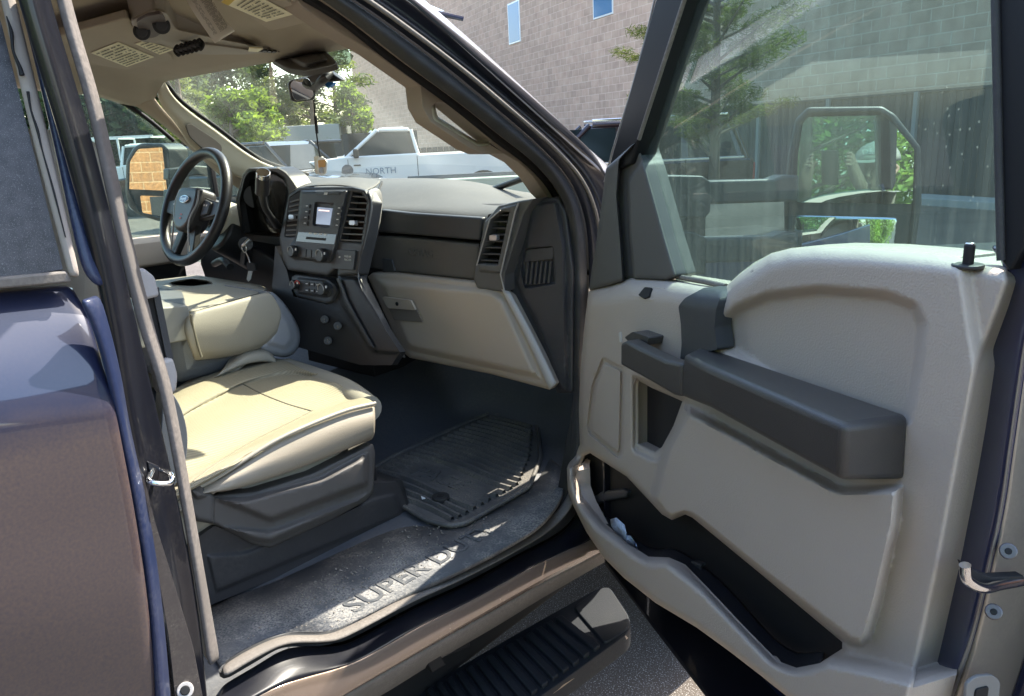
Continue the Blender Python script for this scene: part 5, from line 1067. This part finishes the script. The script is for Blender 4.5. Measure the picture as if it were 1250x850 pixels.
# --- trees
def leafmat(name, c, tl_=.45):
    m = bpy.data.materials.new(name); m.use_nodes = True; N = m.node_tree.nodes; L = m.node_tree.links; b = N['Principled BSDF']; out = [n for n in N if n.type == 'OUTPUT_MATERIAL'][0]
    b.inputs['Roughness'].default_value = .6; b.inputs['Specular IOR Level'].default_value = .25
    n = N.new('ShaderNodeTexNoise'); n.inputs['Scale'].default_value = .9; n.inputs['Detail'].default_value = 3; tc = N.new('ShaderNodeTexCoord'); L.new(tc.outputs['Object'], n.inputs[0])
    r = N.new('ShaderNodeMapRange'); r.inputs[1].default_value = .35; r.inputs[2].default_value = .65; L.new(n.outputs[0], r.inputs[0])
    x = N.new('ShaderNodeMix'); x.data_type = 'RGBA'; L.new(r.outputs[0], x.inputs[0]); x.inputs[6].default_value = (*[v*.65 for v in c], 1); x.inputs[7].default_value = (*[min(1, v*1.3) for v in c], 1)
    L.new(x.outputs[2], b.inputs['Base Color']); t = N.new('ShaderNodeBsdfTranslucent'); h = N.new('ShaderNodeMix'); h.data_type = 'RGBA'; h.blend_type = 'MULTIPLY'; h.inputs[0].default_value = 1; L.new(x.outputs[2], h.inputs[6]); h.inputs[7].default_value = (2.2, 2.0, .9, 1); L.new(h.outputs[2], t.inputs[0])
    ms = N.new('ShaderNodeMixShader'); ms.inputs[0].default_value = tl_; L.new(b.outputs[0], ms.inputs[1]); L.new(t.outputs[0], ms.inputs[2]); L.new(ms.outputs[0], out.inputs[0]); return m
LEAF = {'pine': leafmat('pine_needles', (.11, .15, .075), .4), 'leaf': leafmat('broad_leaves', (.10, .16, .035), .55), 'dark': leafmat('dark_foliage', (.07, .11, .06), .35), 'bright': leafmat('sunlit_leaves', (.26, .38, .10), .3), 'jun': leafmat('juniper_sprays', (.065, .090, .030), .45)}
BARK = mat('bark', (.12, .09, .07), .9, bump=1, bscale=30)
def leaves(name, cl, n, size, m, parent, flat=.6, seed=0, aspect=1.0):
    """cl: list of (centre, radii) clumps; n small leaf faces spread through their volume"""
    rg = np.random.default_rng(seed); k = rg.integers(0, len(cl), n); C = np.array([c for c, r in cl]); Rr = np.array([r for c, r in cl])
    d = rg.normal(size=(n, 3)); d /= np.linalg.norm(d, axis=1)[:, None]; u = rg.random(n)**(1/2.2)
    c = C[k]+d*u[:, None]*Rr[k]
    a = rg.normal(size=(n, 3)); a[:, 2] *= flat; a /= np.linalg.norm(a, axis=1)[:, None]; b = rg.normal(size=(n, 3)); b -= a*(a*b).sum(1)[:, None]; b /= np.linalg.norm(b, axis=1)[:, None]
    s = size*(.6+.8*rg.random(n))[:, None]; a = a*s; b = b*s*.45*aspect
    v = np.stack([c-a, c+b*1.0, c+a, c-b], 1).reshape(-1, 3)
    me = bpy.data.meshes.new(name); me.vertices.add(4*n); me.vertices.foreach_set('co', v.ravel()); me.loops.add(4*n); me.loops.foreach_set('vertex_index', np.arange(4*n)); me.polygons.add(n); me.polygons.foreach_set('loop_start', np.arange(0, 4*n, 4)); me.update(); me.validate()
    return link(name, me, m, parent, local=True)
def tree(name, label, cat, loc, h, r, kind, n=5000, leaf=.10, base=.25, seed=0, group=None, clumps=26, trunk=.13):
    rg = random.Random(seed); t = thing(name, label, cat, loc, 0, group)
    lean = (rg.uniform(-.3, .3), rg.uniform(-.3, .3)); cl = []
    tr = tube('trunk', [Vector((0, 0, -.1)), Vector((lean[0]*.3, lean[1]*.3, h*.4)), Vector((lean[0], lean[1], h*.92))], trunk, BARK, t, local=True, rad=[1.2, .9, .6, .25])
    br = []
    for i in range(clumps):
        f = (i+rg.random())/clumps; z = h*(base+(1-base)*f); 
        if kind == 'pine': rad = r*(1.05-f*.75); sz = (r*.42, r*.42, r*.16)
        elif kind == 'jun': rad = r*(1-f*.8); sz = (r*.13, r*.13, r*.06)
        else: rad = r*math.sin(math.pi*min(1, .15+f*.85))**.6; sz = (r*.40, r*.40, r*.32)
        a = rg.uniform(0, 6.28)+i*2.4; q = rad*rg.uniform(.35, .9); c = (lean[0]*z/h+math.cos(a)*q, lean[1]*z/h+math.sin(a)*q, z); k = rg.uniform(.7, 1.2); cl.append((c, tuple(s*k for s in sz)))
        if kind == 'jun':
            for ff in (.45, .62, .8): cl.append(((c[0]*ff+math.cos(a*3)*.05, c[1]*ff+math.sin(a*5)*.05, z-q*.35*(1-ff)+rg.uniform(-.04, .06)), tuple(s*k*rg.uniform(.6, 1.2) for s in sz)))
        br.append((Vector((lean[0]*z/h, lean[1]*z/h, z-q*.35)), Vector(c)))
    bm = bmesh.new()
    for a, b in br:
        m_ = bmesh.ops.create_cone(bm, cap_ends=False, segments=5, radius1=trunk*.32, radius2=trunk*.08, depth=(b-a).length); bmesh.ops.transform(bm, matrix=Matrix.Translation((a+b)/2) @ (b-a).to_track_quat('Z', 'Y').to_matrix().to_4x4(), verts=m_['verts'])
    fin('limbs', bm, BARK, t, local=True)
    leaves('crown', cl, n, leaf, LEAF[kind], t, seed=seed, aspect={'pine': .5, 'jun': .22}.get(kind, 1))
    return t
G1 = 'trees beyond the parked cars'
tl = [('pine_tree', 'tall gappy pine left of the others through the windscreen', 228, 30, 7.2, 2.0, 'pine', 7500, .16), ('pine_tree', 'wide pine with open layered limbs in the middle of the windscreen view', 285, 38, 9.2, 3.2, 'pine', 9000, .17),
      ('pine_tree', 'thin pine against the sky right of the widest pine', 345, 42, 9.5, 2.2, 'pine', 6000, .17), ('pine_tree', 'pine with bare lower trunk behind the hanging charm', 385, 36, 8.0, 1.9, 'pine', 5200, .16), ('pine_tree', 'pine nearest to the block building corner', 415, 40, 9.0, 2.0, 'pine', 6000, .16),
      ('leafy_tree', 'bright yellow green leafy tree in front of the pines', 283, 26, 3.3, 1.4, 'leaf', 7000, .10), ('leafy_tree', 'small bright leafy tree beside the block building corner', 436, 33, 3.9, 1.0, 'leaf', 4500, .10), ('leafy_tree', 'low leafy tree partly behind the far pillar trim', 318, 30, 3.5, 1.2, 'leaf', 4000, .10)]
for i, (nm, lb, px, d, h, r, k, n, lf) in enumerate(tl): tree(nm, lb, 'tree', at(px, d), h, r, k, n, lf, seed=20+i, group=G1, base=.30 if k == 'pine' else .2)
G2 = 'dark trees seen through the driver window'
lab2 = ['dense dark tree leftmost in the driver window', 'dense dark tree second from the left in the driver window', 'dense dark tree above the towing mirror in the driver window', 'dense dark tree nearest the windscreen pillar in the driver window']
for i, (px, d, h) in enumerate(((108, 33, 9.5), (146, 36, 10.2), (186, 34, 9.4), (224, 37, 10.2))): tree('dense_tree', lab2[i], 'tree', at(px, d), h, 3.0, 'dark', 12000, .17, base=.02, seed=60+i, group=G2, clumps=34)
jt = tree('juniper_tree', 'spiky green juniper standing behind the open door frame', 'tree', at(872, 10.5), 6.2, 1.75, 'jun', 70000, .045, base=.28, seed=81, clumps=85, trunk=.07)
# --- vehicles
def vehicle(name, label, cat, loc, rz, col, low, cab, W=1.95, wheels=((-1.6, .38), (1.6, .38)), lines=(), group=None, glassm=None, rack=False):
    t = thing(name, label, cat, loc, rz, group); hw = W/2
    def pr(nm, pts, y0, y1, m, par, bev): return prism(nm, [(x, y0, z) for x, z in pts], (0, y1-y0, 0), m, par, bev, local=True)
    bd = pr('body', low, -hw, hw, col, t, .05)
    # cabin narrows to its roof
    bm = bmesh.new(); zb = min(z for x, z in cab); zt = max(z for x, z in cab)
    def yy(z): return hw*(.95-.13*(z-zb)/(zt-zb))
    a = [bm.verts.new((x, -yy(z), z)) for x, z in cab]; b = [bm.verts.new((x, yy(z), z)) for x, z in cab]
    bm.faces.new(a); bm.faces.new(b[::-1])
    for i in range(len(cab)): j = (i+1) % len(cab); bm.faces.new([a[i], b[i], b[j], a[j]])
    cb_ = fin('cabin', bm, col, t, .05, local=True)
    gm = glassm or mat('vehicle_glass', (.012, .018, .018), .15, 0, .2)
    x0 = min(x for x, z in cab); x1 = max(x for x, z in cab)
    # front and rear screens
    fr_ = sorted([(x, z) for x, z in cab], key=lambda q: -q[0]); top = [q for q in cab if q[1] > zb+.6*(zt-zb)]
    xf = max(q[0] for q in top); zf = [q[1] for q in top if q[0] == xf][0]; xr = min(q[0] for q in top); zr = [q[1] for q in top if q[0] == xr][0]
    def quad(nm, q, n_): return prism(nm, q, Vector(n_)*.012, gm, t, 0, local=True)
    def lerp(a, b, t_): return tuple(a[i]+(b[i]-a[i])*t_ for i in range(len(a)))
    A_, B_ = (x1, zb), (xf, zf); p, q = lerp(A_, B_, .10), lerp(A_, B_, .90); n_ = Vector((B_[1]-A_[1], 0, A_[0]-B_[0])).normalized()
    quad('windscreen', [(p[0], -yy(p[1])*.90, p[1]), (p[0], yy(p[1])*.90, p[1]), (q[0], yy(q[1])*.88, q[1]), (q[0], -yy(q[1])*.88, q[1])], n_)
    A_, B_ = (x0, zb), (xr, zr); p, q = lerp(A_, B_, .15), lerp(A_, B_, .88); n_ = Vector((-(B_[1]-A_[1]), 0, -(A_[0]-B_[0]))).normalized()
    quad('rear_window', [(p[0], -yy(p[1])*.88, p[1]), (p[0], yy(p[1])*.88, p[1]), (q[0], yy(q[1])*.86, q[1]), (q[0], -yy(q[1])*.86, q[1])], n_)
    cuts = [x for x in lines if x0 < x < x1]; eds = [x1]+sorted(cuts, reverse=True)+[x0]
    def xat(edge, z):      # x of the cabin outline at height z
        return x1+(xf-x1)*(z-zb)/(zf-zb) if edge == 'f' else x0+(xr-x0)*(z-zb)/(zr-zb)
    z0_, z1_ = zb+.06, zb+(zt-zb)*.86
    for s in (1, -1):
        for (pa, pb_) in (((x1, zb), (xf, zf)), ((x0, zb), (xr, zr)), ((xr+.05, zr), (xf-.05, zf))):
            tube('roof_pillar', [Vector((pa[0], s*yy(pa[1]), pa[1])), Vector((pb_[0], s*yy(pb_[1]), pb_[1]))], .045, col, t, sp=0, local=True)
        for i in range(len(eds)-1):
            fa = (xat('f', z0_)-.16, xat('f', z1_)-.10) if i == 0 else (eds[i]-.06,)*2
            ra = (xat('r', z0_)+.14, xat('r', z1_)+.10) if i == len(eds)-2 else (eds[i+1]+.06,)*2
            quad('side_window', [(fa[0], s*(yy(z0_)+.002), z0_), (fa[1], s*(yy(z1_)+.002), z1_), (ra[1], s*(yy(z1_)+.002), z1_), (ra[0], s*(yy(z0_)+.002), z0_)], (0, s, 0))
        for x in lines: box('door_gap', (x, s*hw, (min(z for a, z in low)+zb)/2+.1), (.012, .012, (zb-min(z for a, z in low))*.75), BLK, t, 0, local=True)
        for x in lines[:-1] if len(lines) > 1 else lines: box('door_handle', (x-.75+.55, s*(hw+.01), zb-.14), (.16, .03, .03), PLB, t, .008, local=True)
        m_ = box('wing_mirror', (x1-.25, s*(hw+.14), zb+.12), (.12, .22, .20), PLB, t, .03, local=True)
        xf_ = max(x for x, z in low); zh = max(z for x, z in low if x > xf_-.3)
        box('headlight', (xf_-.04, s*(hw-.22), zh-.20), (.10, .34, .20), mat('lamp_lens', (.7, .72, .72), .15, coat=.6), t, .03, local=True)
        xr_ = min(x for x, z in low); box('tail_light', (xr_+.03, s*(hw-.10), zb-.22), (.08, .18, .30), mat('tail_lens', (.35, .02, .02), .2, coat=.5), t, .02, local=True)
        for (wx, wr) in wheels:
            wl = cyl('wheel', (wx, s*(hw+.01), wr), (wx, s*(hw-.24), wr), wr, RUB, t, 32, .02, local=True); cyl('rim', (wx, s*(hw+.018), wr), (wx, s*(hw-.1), wr), wr*.60, SIL, wl, 20, local=True)
            cyl('wheel_arch', (wx, s*(hw+.004), wr+.04), (wx, s*(hw-.02), wr+.04), wr*1.27, BLK, t, 32, 0, local=True)
    xf_ = max(x for x, z in low); box('grille', (xf_+.003, 0, .78), (.05, W*.55, .30), PLB, t, .02, local=True); box('front_bumper', (xf_+.03, 0, .48), (.16, W*.96, .20), col if not rack else SIL, t, .04, local=True)
    box('number_plate', (xf_+.12, 0, .48), (.01, .30, .14), WHT, t, 0, local=True)
    return t, bd
PICK = [(-3.0, .55), (-3.0, 1.38), (-.42, 1.38), (-.38, 1.42), (1.25, 1.42), (2.75, 1.30), (2.86, 1.12), (2.9, .55)]; PCAB = [(-.40, 1.36), (-.28, 1.95), (-.1, 2.02), (.35, 2.02), (.50, 1.97), (1.28, 1.38)]
hd = lambda vx, vy: math.atan2(vy, vx)
ppos = at(486, 19.5); ang = hd(-.58, -.80)
wt, wb = vehicle('pickup_truck', 'white regular cab work pickup parked beyond the dashboard', 'pickup truck', ppos, ang, WHT, PICK, PCAB, 2.02, ((-1.9, .40), (1.95, .40)), (1.22, -.36), rack=True)
# lettering on the side that faces the camera
sdv = 1 if (Vector((-math.sin(ang), math.cos(ang), 0))).dot(CAM-ppos) > 0 else -1
LX = Vector((math.cos(ang), math.sin(ang), 0)); LYv = Vector((-math.sin(ang), math.cos(ang), 0))
rdir = -LX if sdv < 0 and False else (LX if (LX.dot(RT) > 0) else -LX)
text('door_lettering', 'NORTH', .20, ppos+LX*(.85)+LYv*sdv*1.022+Vector((0, 0, 1.0)), rdir, (0, 0, 1), mat('door_lettering_blue', (.25, .30, .36), .5), wt, .003)
cyl('door_badge', ppos+LX*1.25+LYv*sdv*1.01+Vector((0, 0, 1.12)), ppos+LX*1.25+LYv*sdv*1.025+Vector((0, 0, 1.12)), .13, mat('badge_dark', (.06, .07, .10), .5), wt, 20)
SUV = [(-2.35, .5), (-2.38, 1.10), (-2.3, 1.16), (1.1, 1.16), (2.1, 1.02), (2.35, .85), (2.35, .5)]; SCAB = [(-2.25, 1.14), (-2.0, 1.78), (-1.8, 1.84), (.2, 1.84), (.4, 1.80), (1.12, 1.14)]
DRED = mat('dark_maroon_paint', (.030, .012, .014), .2, .3, coat=.9); DGR = mat('dark_grey_paint', (.045, .05, .055), .2, .4, coat=.8); SLV = mat('silver_car_paint', (.40, .42, .43), .3, .6, coat=.6); BKP = mat('black_car_paint', (.012, .013, .016), .2, .2, coat=.8)
wang = hd(.896, -.445)
v, _ = vehicle('suv', 'dark maroon vehicle with bright roof edge parked in front of the block building', 'suv', at(742, 14.5), hd(-RT.x, -RT.y), DRED, SUV, SCAB, 1.95, ((-1.45, .37), (1.45, .37)), (1.0, -.1, -1.2))
for s in (1, -1): box('roof_rail', (-.8, s*.80, 1.88), (2.3, .04, .04), CHR, v, .01, local=True); box('belt_moulding', (-.6, s*.945, 1.165), (3.2, .02, .035), CHR, v, .004, local=True)
CARS = [(338, 19, hd(.9, .3), DGR, 'dark grey suv parked in front of the tall pines'), (383, 24, hd(-.6, -.8), BKP, 'black suv parked just left of the white work pickup'), (372, 30, hd(-.6, -.8), SLV, 'silver suv parked behind the black one'), (300, 27, hd(-.6, -.8), BKP, 'black suv far off at the foot of the leafy tree'), (236, 25, hd(-.7, -.7), DGR, 'dark grey suv seen between the towing mirror and the steering wheel'), (214, 31, hd(-.7, -.7), SLV, 'silver suv seen above the steering wheel rim')]
for px, d, a, c, lb in CARS: vehicle('suv', lb, 'suv', at(px, d), a, c, SUV, SCAB, 1.9, ((-1.45, .36), (1.45, .36)), (1.0, -.1, -1.2), group='suvs parked across the lot')
v, _ = vehicle('work_truck', 'white work truck with ladder rack seen through the driver window', 'work truck', at(176, 27), hd(.6, .75), WHT, PICK, PCAB, 2.0, ((-1.9, .40), (1.95, .40)), (1.22, -.36), rack=True)
bm = bmesh.new()
for s in (1, -1):
    for x in (-2.8, -1.6, -.4): bmesh.ops.create_cube(bm, size=1, matrix=Matrix.Translation((x, s*.9, 1.8)) @ Matrix.Diagonal((.05, .05, .85, 1)))
    bmesh.ops.create_cube(bm, size=1, matrix=Matrix.Translation((-1.2, s*.9, 2.22)) @ Matrix.Diagonal((3.6, .05, .05, 1)))
for x in (-2.8, -1.6, -.4, .5): bmesh.ops.create_cube(bm, size=1, matrix=Matrix.Translation((x, 0, 2.19)) @ Matrix.Diagonal((.05, 1.8, .05, 1)))
fin('ladder_rack', bm, WHT, v, .005, local=True)
# box trailer, low wall, light trailer
bt = thing('box_trailer', 'white box trailer parked in front of the thin pines', 'trailer', at(392, 34), hd(.80, .55))
lbox('trailer_box', -1.3, 1.3, -1.1, 1.1, .6, 2.5, mat('weathered_white', (.45, .46, .44), .6), bt, .03); lbox('trailer_door', 1.3, 1.32, -.95, .95, .75, 2.5, mat('trailer_grey', (.22, .24, .24), .6), bt, .005)
for s in (1, -1): cyl('trailer_wheel', (-.3, s*1.1, .38), (-.3, s*.9, .38), .38, RUB, bt, 24, .01, local=True)
lw = thing('timber_fence', 'low brown timber fence running behind the parked cars', 'fence', at(395, 29), hd(-RT.x, -RT.y))
bm = bmesh.new()
for k in range(70): bmesh.ops.create_cube(bm, size=1, matrix=Matrix.Translation((-7+k*.2, 0, .72)) @ Matrix.Diagonal((.185, .03, 1.45, 1)))
fin('fence_boards', bm, mat('brown_timber', (.13, .10, .08), .85), lw, .004, local=True); lbox('rail', -7, 7, -.05, -.02, 1.2, 1.3, MATS['brown_timber'], lw)
ft = thing('flat_trailer', 'pale equipment trailer with a dark striped side rail parked right of the white work pickup', 'trailer', at(622, 12.5), hd(RT.x, RT.y))
lbox('trailer_bed', -1.5, 1.6, -.9, .9, .85, 1.12, mat('pale_green_metal', (.26, .32, .28), .5), ft, .02); lbox('side_rail', -1.5, 1.6, -.95, -.92, 1.14, 1.20, mat('rail_dark', (.10, .12, .13), .6), ft)
for s in (1, -1): cyl('trailer_wheel', (0, s*.9, .40), (0, s*.7, .40), .40, RUB, ft, 24, .01, local=True)
# --- what stands behind the photographer, seen in the mirrors and the paint
RB = thing('split_block_building', 'orange split block building reflected in the driver side towing mirror', 'building', (-7.5, -12.5, 0))
lbox('wall', -8, 6.5, -6, 0, -.1, 5.2, SPL, RB, 0); f = lbox('window', 2.3, 3.1, -.02, .05, .5, 1.5, mat('window_dark', (.03, .03, .035), .3), RB); lbox('roof_edge', -8.1, 6.6, -6.1, .1, 5.2, 5.45, mat('cap_metal', ()), RB)
G3 = 'trees behind the photographer reflected in the mirrors'
for i, (x, y, h) in enumerate(((5.5, -11, 7.5), (8.5, -9.5, 8), (3.0, -13, 8), (7, -14, 9), (11.5, -11, 8), (1.2, -15, 8))):
    tree('leafy_tree', 'leafy green tree behind the photographer seen in the towing mirror glass', 'tree', (x, y, 0), h, 2.4, 'bright', 15000, .095, base=.04, seed=100+i, group=G3, clumps=34)
# ================================================================== PHOTOGRAPHER (behind the camera, seen only in reflections)
fh = Vector((FW.x, FW.y, 0)).normalized(); rh = Vector((fh.y, -fh.x, 0))
base = Vector((CAM.x, CAM.y, 0))-fh*.64
pn = thing('person', 'person in grey cap and dark shirt outside the open door, holding up a phone', 'person', base)
def bp_(r, f, z): return base+rh*r+fh*f+Vector((0, 0, z))
JT = {}; V_ = []; E_2 = []; RD = []
def jv(n, p, r, par=None):
    JT[n] = len(V_); V_.append(p); RD.append(r)
    if par: E_2.append((JT[par], JT[n]))
jv('pelvis', bp_(0, 0, .98), .155); jv('waist', bp_(0, .0, 1.14), .135, 'pelvis'); jv('chest', bp_(0, .01, 1.31), .165, 'waist'); jv('neckb', bp_(0, .0, 1.46), .075, 'chest'); jv('neck', bp_(0, .02, 1.52), .058, 'neckb'); jv('jaw', bp_(0, .045, 1.595), .075, 'neck'); jv('skull', bp_(0, .025, 1.685), .098, 'jaw'); jv('crown', bp_(0, .02, 1.73), .085, 'skull')
for s, n in ((1, 'r'), (-1, 'l')):
    jv('sh'+n, bp_(s*.19, 0, 1.40), .072, 'chest'); jv('el'+n, bp_(s*.27, .24, 1.28), .048, 'sh'+n); jv('fa'+n, bp_(s*.20, .42, 1.42), .040, 'el'+n); jv('wr'+n, bp_(s*.125, .56, 1.575), .028, 'fa'+n); jv('pa'+n, bp_(s*.105, .595, 1.635), .032, 'wr'+n)
    for k in range(4): jv('f%d%s' % (k, n), bp_(s*(.098-.002*k), .605-.004*k, 1.665+.016*k), .0095, 'pa'+n); jv('g%d%s' % (k, n), bp_(s*.075, .625-.004*k, 1.668+.016*k), .008, 'f%d%s' % (k, n))
    jv('t1'+n, bp_(s*.085, .585, 1.66), .011, 'pa'+n); jv('t2'+n, bp_(s*.06, .59, 1.69), .009, 't1'+n)
    jv('hip'+n, bp_(s*.10, 0, .90), .105, 'pelvis'); jv('kn'+n, bp_(s*.12, .02, .50), .068, 'hip'+n); jv('an'+n, bp_(s*.13, -.02, .10), .045, 'kn'+n); jv('to'+n, bp_(s*.14, .16, .045), .042, 'an'+n)
me = bpy.data.meshes.new('body'); me.from_pydata([tuple(v) for v in V_], E_2, [])
pb = link('body', me, None, pn)
sk = pb.modifiers.new('skin', 'SKIN'); lay = me.skin_vertices[0] if me.skin_vertices else None
if lay is None:
    bpy.context.view_layer.objects.active = pb
    bm = bmesh.new(); bm.from_mesh(me); bm.verts.layers.skin.verify(); bm.to_mesh(me); bm.free(); lay = me.skin_vertices[0]
for i, r in enumerate(RD): lay.data[i].radius = (r, r*.8 if i < 3 else r)
lay.data[0].use_root = True
ss = pb.modifiers.new('sub', 'SUBSURF'); ss.levels = 2; ss.render_levels = 2
# skin, shirt and trousers by height and reach on one continuous body
pm = bpy.data.materials.new('skin_and_clothes'); pm.use_nodes = True; N = pm.node_tree.nodes; L = pm.node_tree.links; b = N['Principled BSDF']; b.inputs['Roughness'].default_value = .7
tc = N.new('ShaderNodeTexCoord'); sx = N.new('ShaderNodeSeparateXYZ'); L.new(tc.outputs['Object'], sx.inputs[0])
cr = N.new('ShaderNodeValToRGB'); mr = N.new('ShaderNodeMapRange'); mr.inputs[1].default_value = 0; mr.inputs[2].default_value = 2; L.new(sx.outputs[2], mr.inputs[0]); L.new(mr.outputs[0], cr.inputs[0])
cr.color_ramp.interpolation = 'CONSTANT'; e = cr.color_ramp.elements; e[0].position = 0; e[0].color = (.03, .03, .03, 1); e[1].position = .05; e[1].color = (.05, .06, .09, 1)
for p_, c_ in ((.50, (.04, .045, .05)), (.765, (.30, .18, .13))): x = e.new(p_); x.color = (*c_, 1)
L.new(cr.outputs[0], b.inputs['Base Color']); me.materials.append(pm)
hc = bp_(0, .025, 1.70)
bm = bmesh.new(); bmesh.ops.create_uvsphere(bm, u_segments=24, v_segments=14, radius=.108)
bmesh.ops.delete(bm, geom=[v for v in bm.verts if v.co.z < -.005], context='VERTS'); bmesh.ops.scale(bm, vec=(1, 1, .88), verts=bm.verts); bmesh.ops.translate(bm, vec=hc, verts=bm.verts)
cap = fin('cap', bm, mat('cap_grey_cloth', (.36, .33, .29), .9, bump=.4), pn, 0, 60); s = cap.modifiers.new('s', 'SOLIDIFY'); s.thickness = .004
bill = [hc+rh*(.085*math.cos(a))+fh*(.075+.085*math.sin(a))+Vector((0, 0, .004-.02*math.sin(a))) for a in np.linspace(0, math.pi, 12)]
prism('cap_peak', bill, (0, 0, .005), MATS['cap_grey_cloth'], pn, .001)
text('cap_lettering', 'GEO', .035, hc+fh*.106+rh*.036+Vector((0, 0, .03)), -rh, (0, 0, 1), INKL, cap, .002)
for s in (1, -1):
    cyl('eye', hc+rh*(s*.032)+fh*.073+Vector((0, 0, -.035)), hc+rh*(s*.032)+fh*.080+Vector((0, 0, -.035)), .009, BLK, pn, 12)
    tube('ear', [hc+rh*(s*.085)+Vector((0, 0, -.02)), hc+rh*(s*.098)-fh*.01+Vector((0, 0, -.04)), hc+rh*(s*.086)+Vector((0, 0, -.065))], .008, mat('face_skin', (.42, .26, .19), .6), pn)
tube('nose', [hc+fh*.085+Vector((0, 0, -.04)), hc+fh*.112+Vector((0, 0, -.072)), hc+fh*.085+Vector((0, 0, -.078))], .010, MATS['face_skin'], pn)
ph_ = thing('phone', 'black phone held up by the person in the grey cap', 'phone', CAM-FW*.03)
pc_ = CAM-FW*.032+UP*-.055
prism('phone_case', rnd3 if False else [pc_+RT*(a*.038)+UP*(c*.078) for a, c in ((-1, -1), (1, -1), (1, 1), (-1, 1))], FW*-.009, BLK, ph_, .003)
prism('phone_screen', [pc_-FW*.0092+RT*(a*.035)+UP*(c*.074) for a, c in ((-1, -1), (1, -1), (1, 1), (-1, 1))], FW*-.0006, mat('phone_glass', (.1, .11, .12), .1, emit=((.5, .5, .5), .3)), ph_, 0)
# ================================================================== tidy: at most thing > part > sub-part
def depth(o):
    k = 0
    while o.parent: o = o.parent; k += 1
    return k
bpy.context.view_layer.update()
for o in list(bpy.data.objects):
    if depth(o) > 2:
        mw = wm(o); a = o
        while depth(a) > 1: a = a.parent
        o['_p'] = a.name
for o in list(bpy.data.objects):
    if '_p' in o.keys():
        a = bpy.data.objects[o['_p']]; mw = wm(o); del o['_p']
        o.parent = a; o.matrix_parent_inverse = Matrix.Identity(4); o.matrix_basis = wm(a).inverted() @ mw
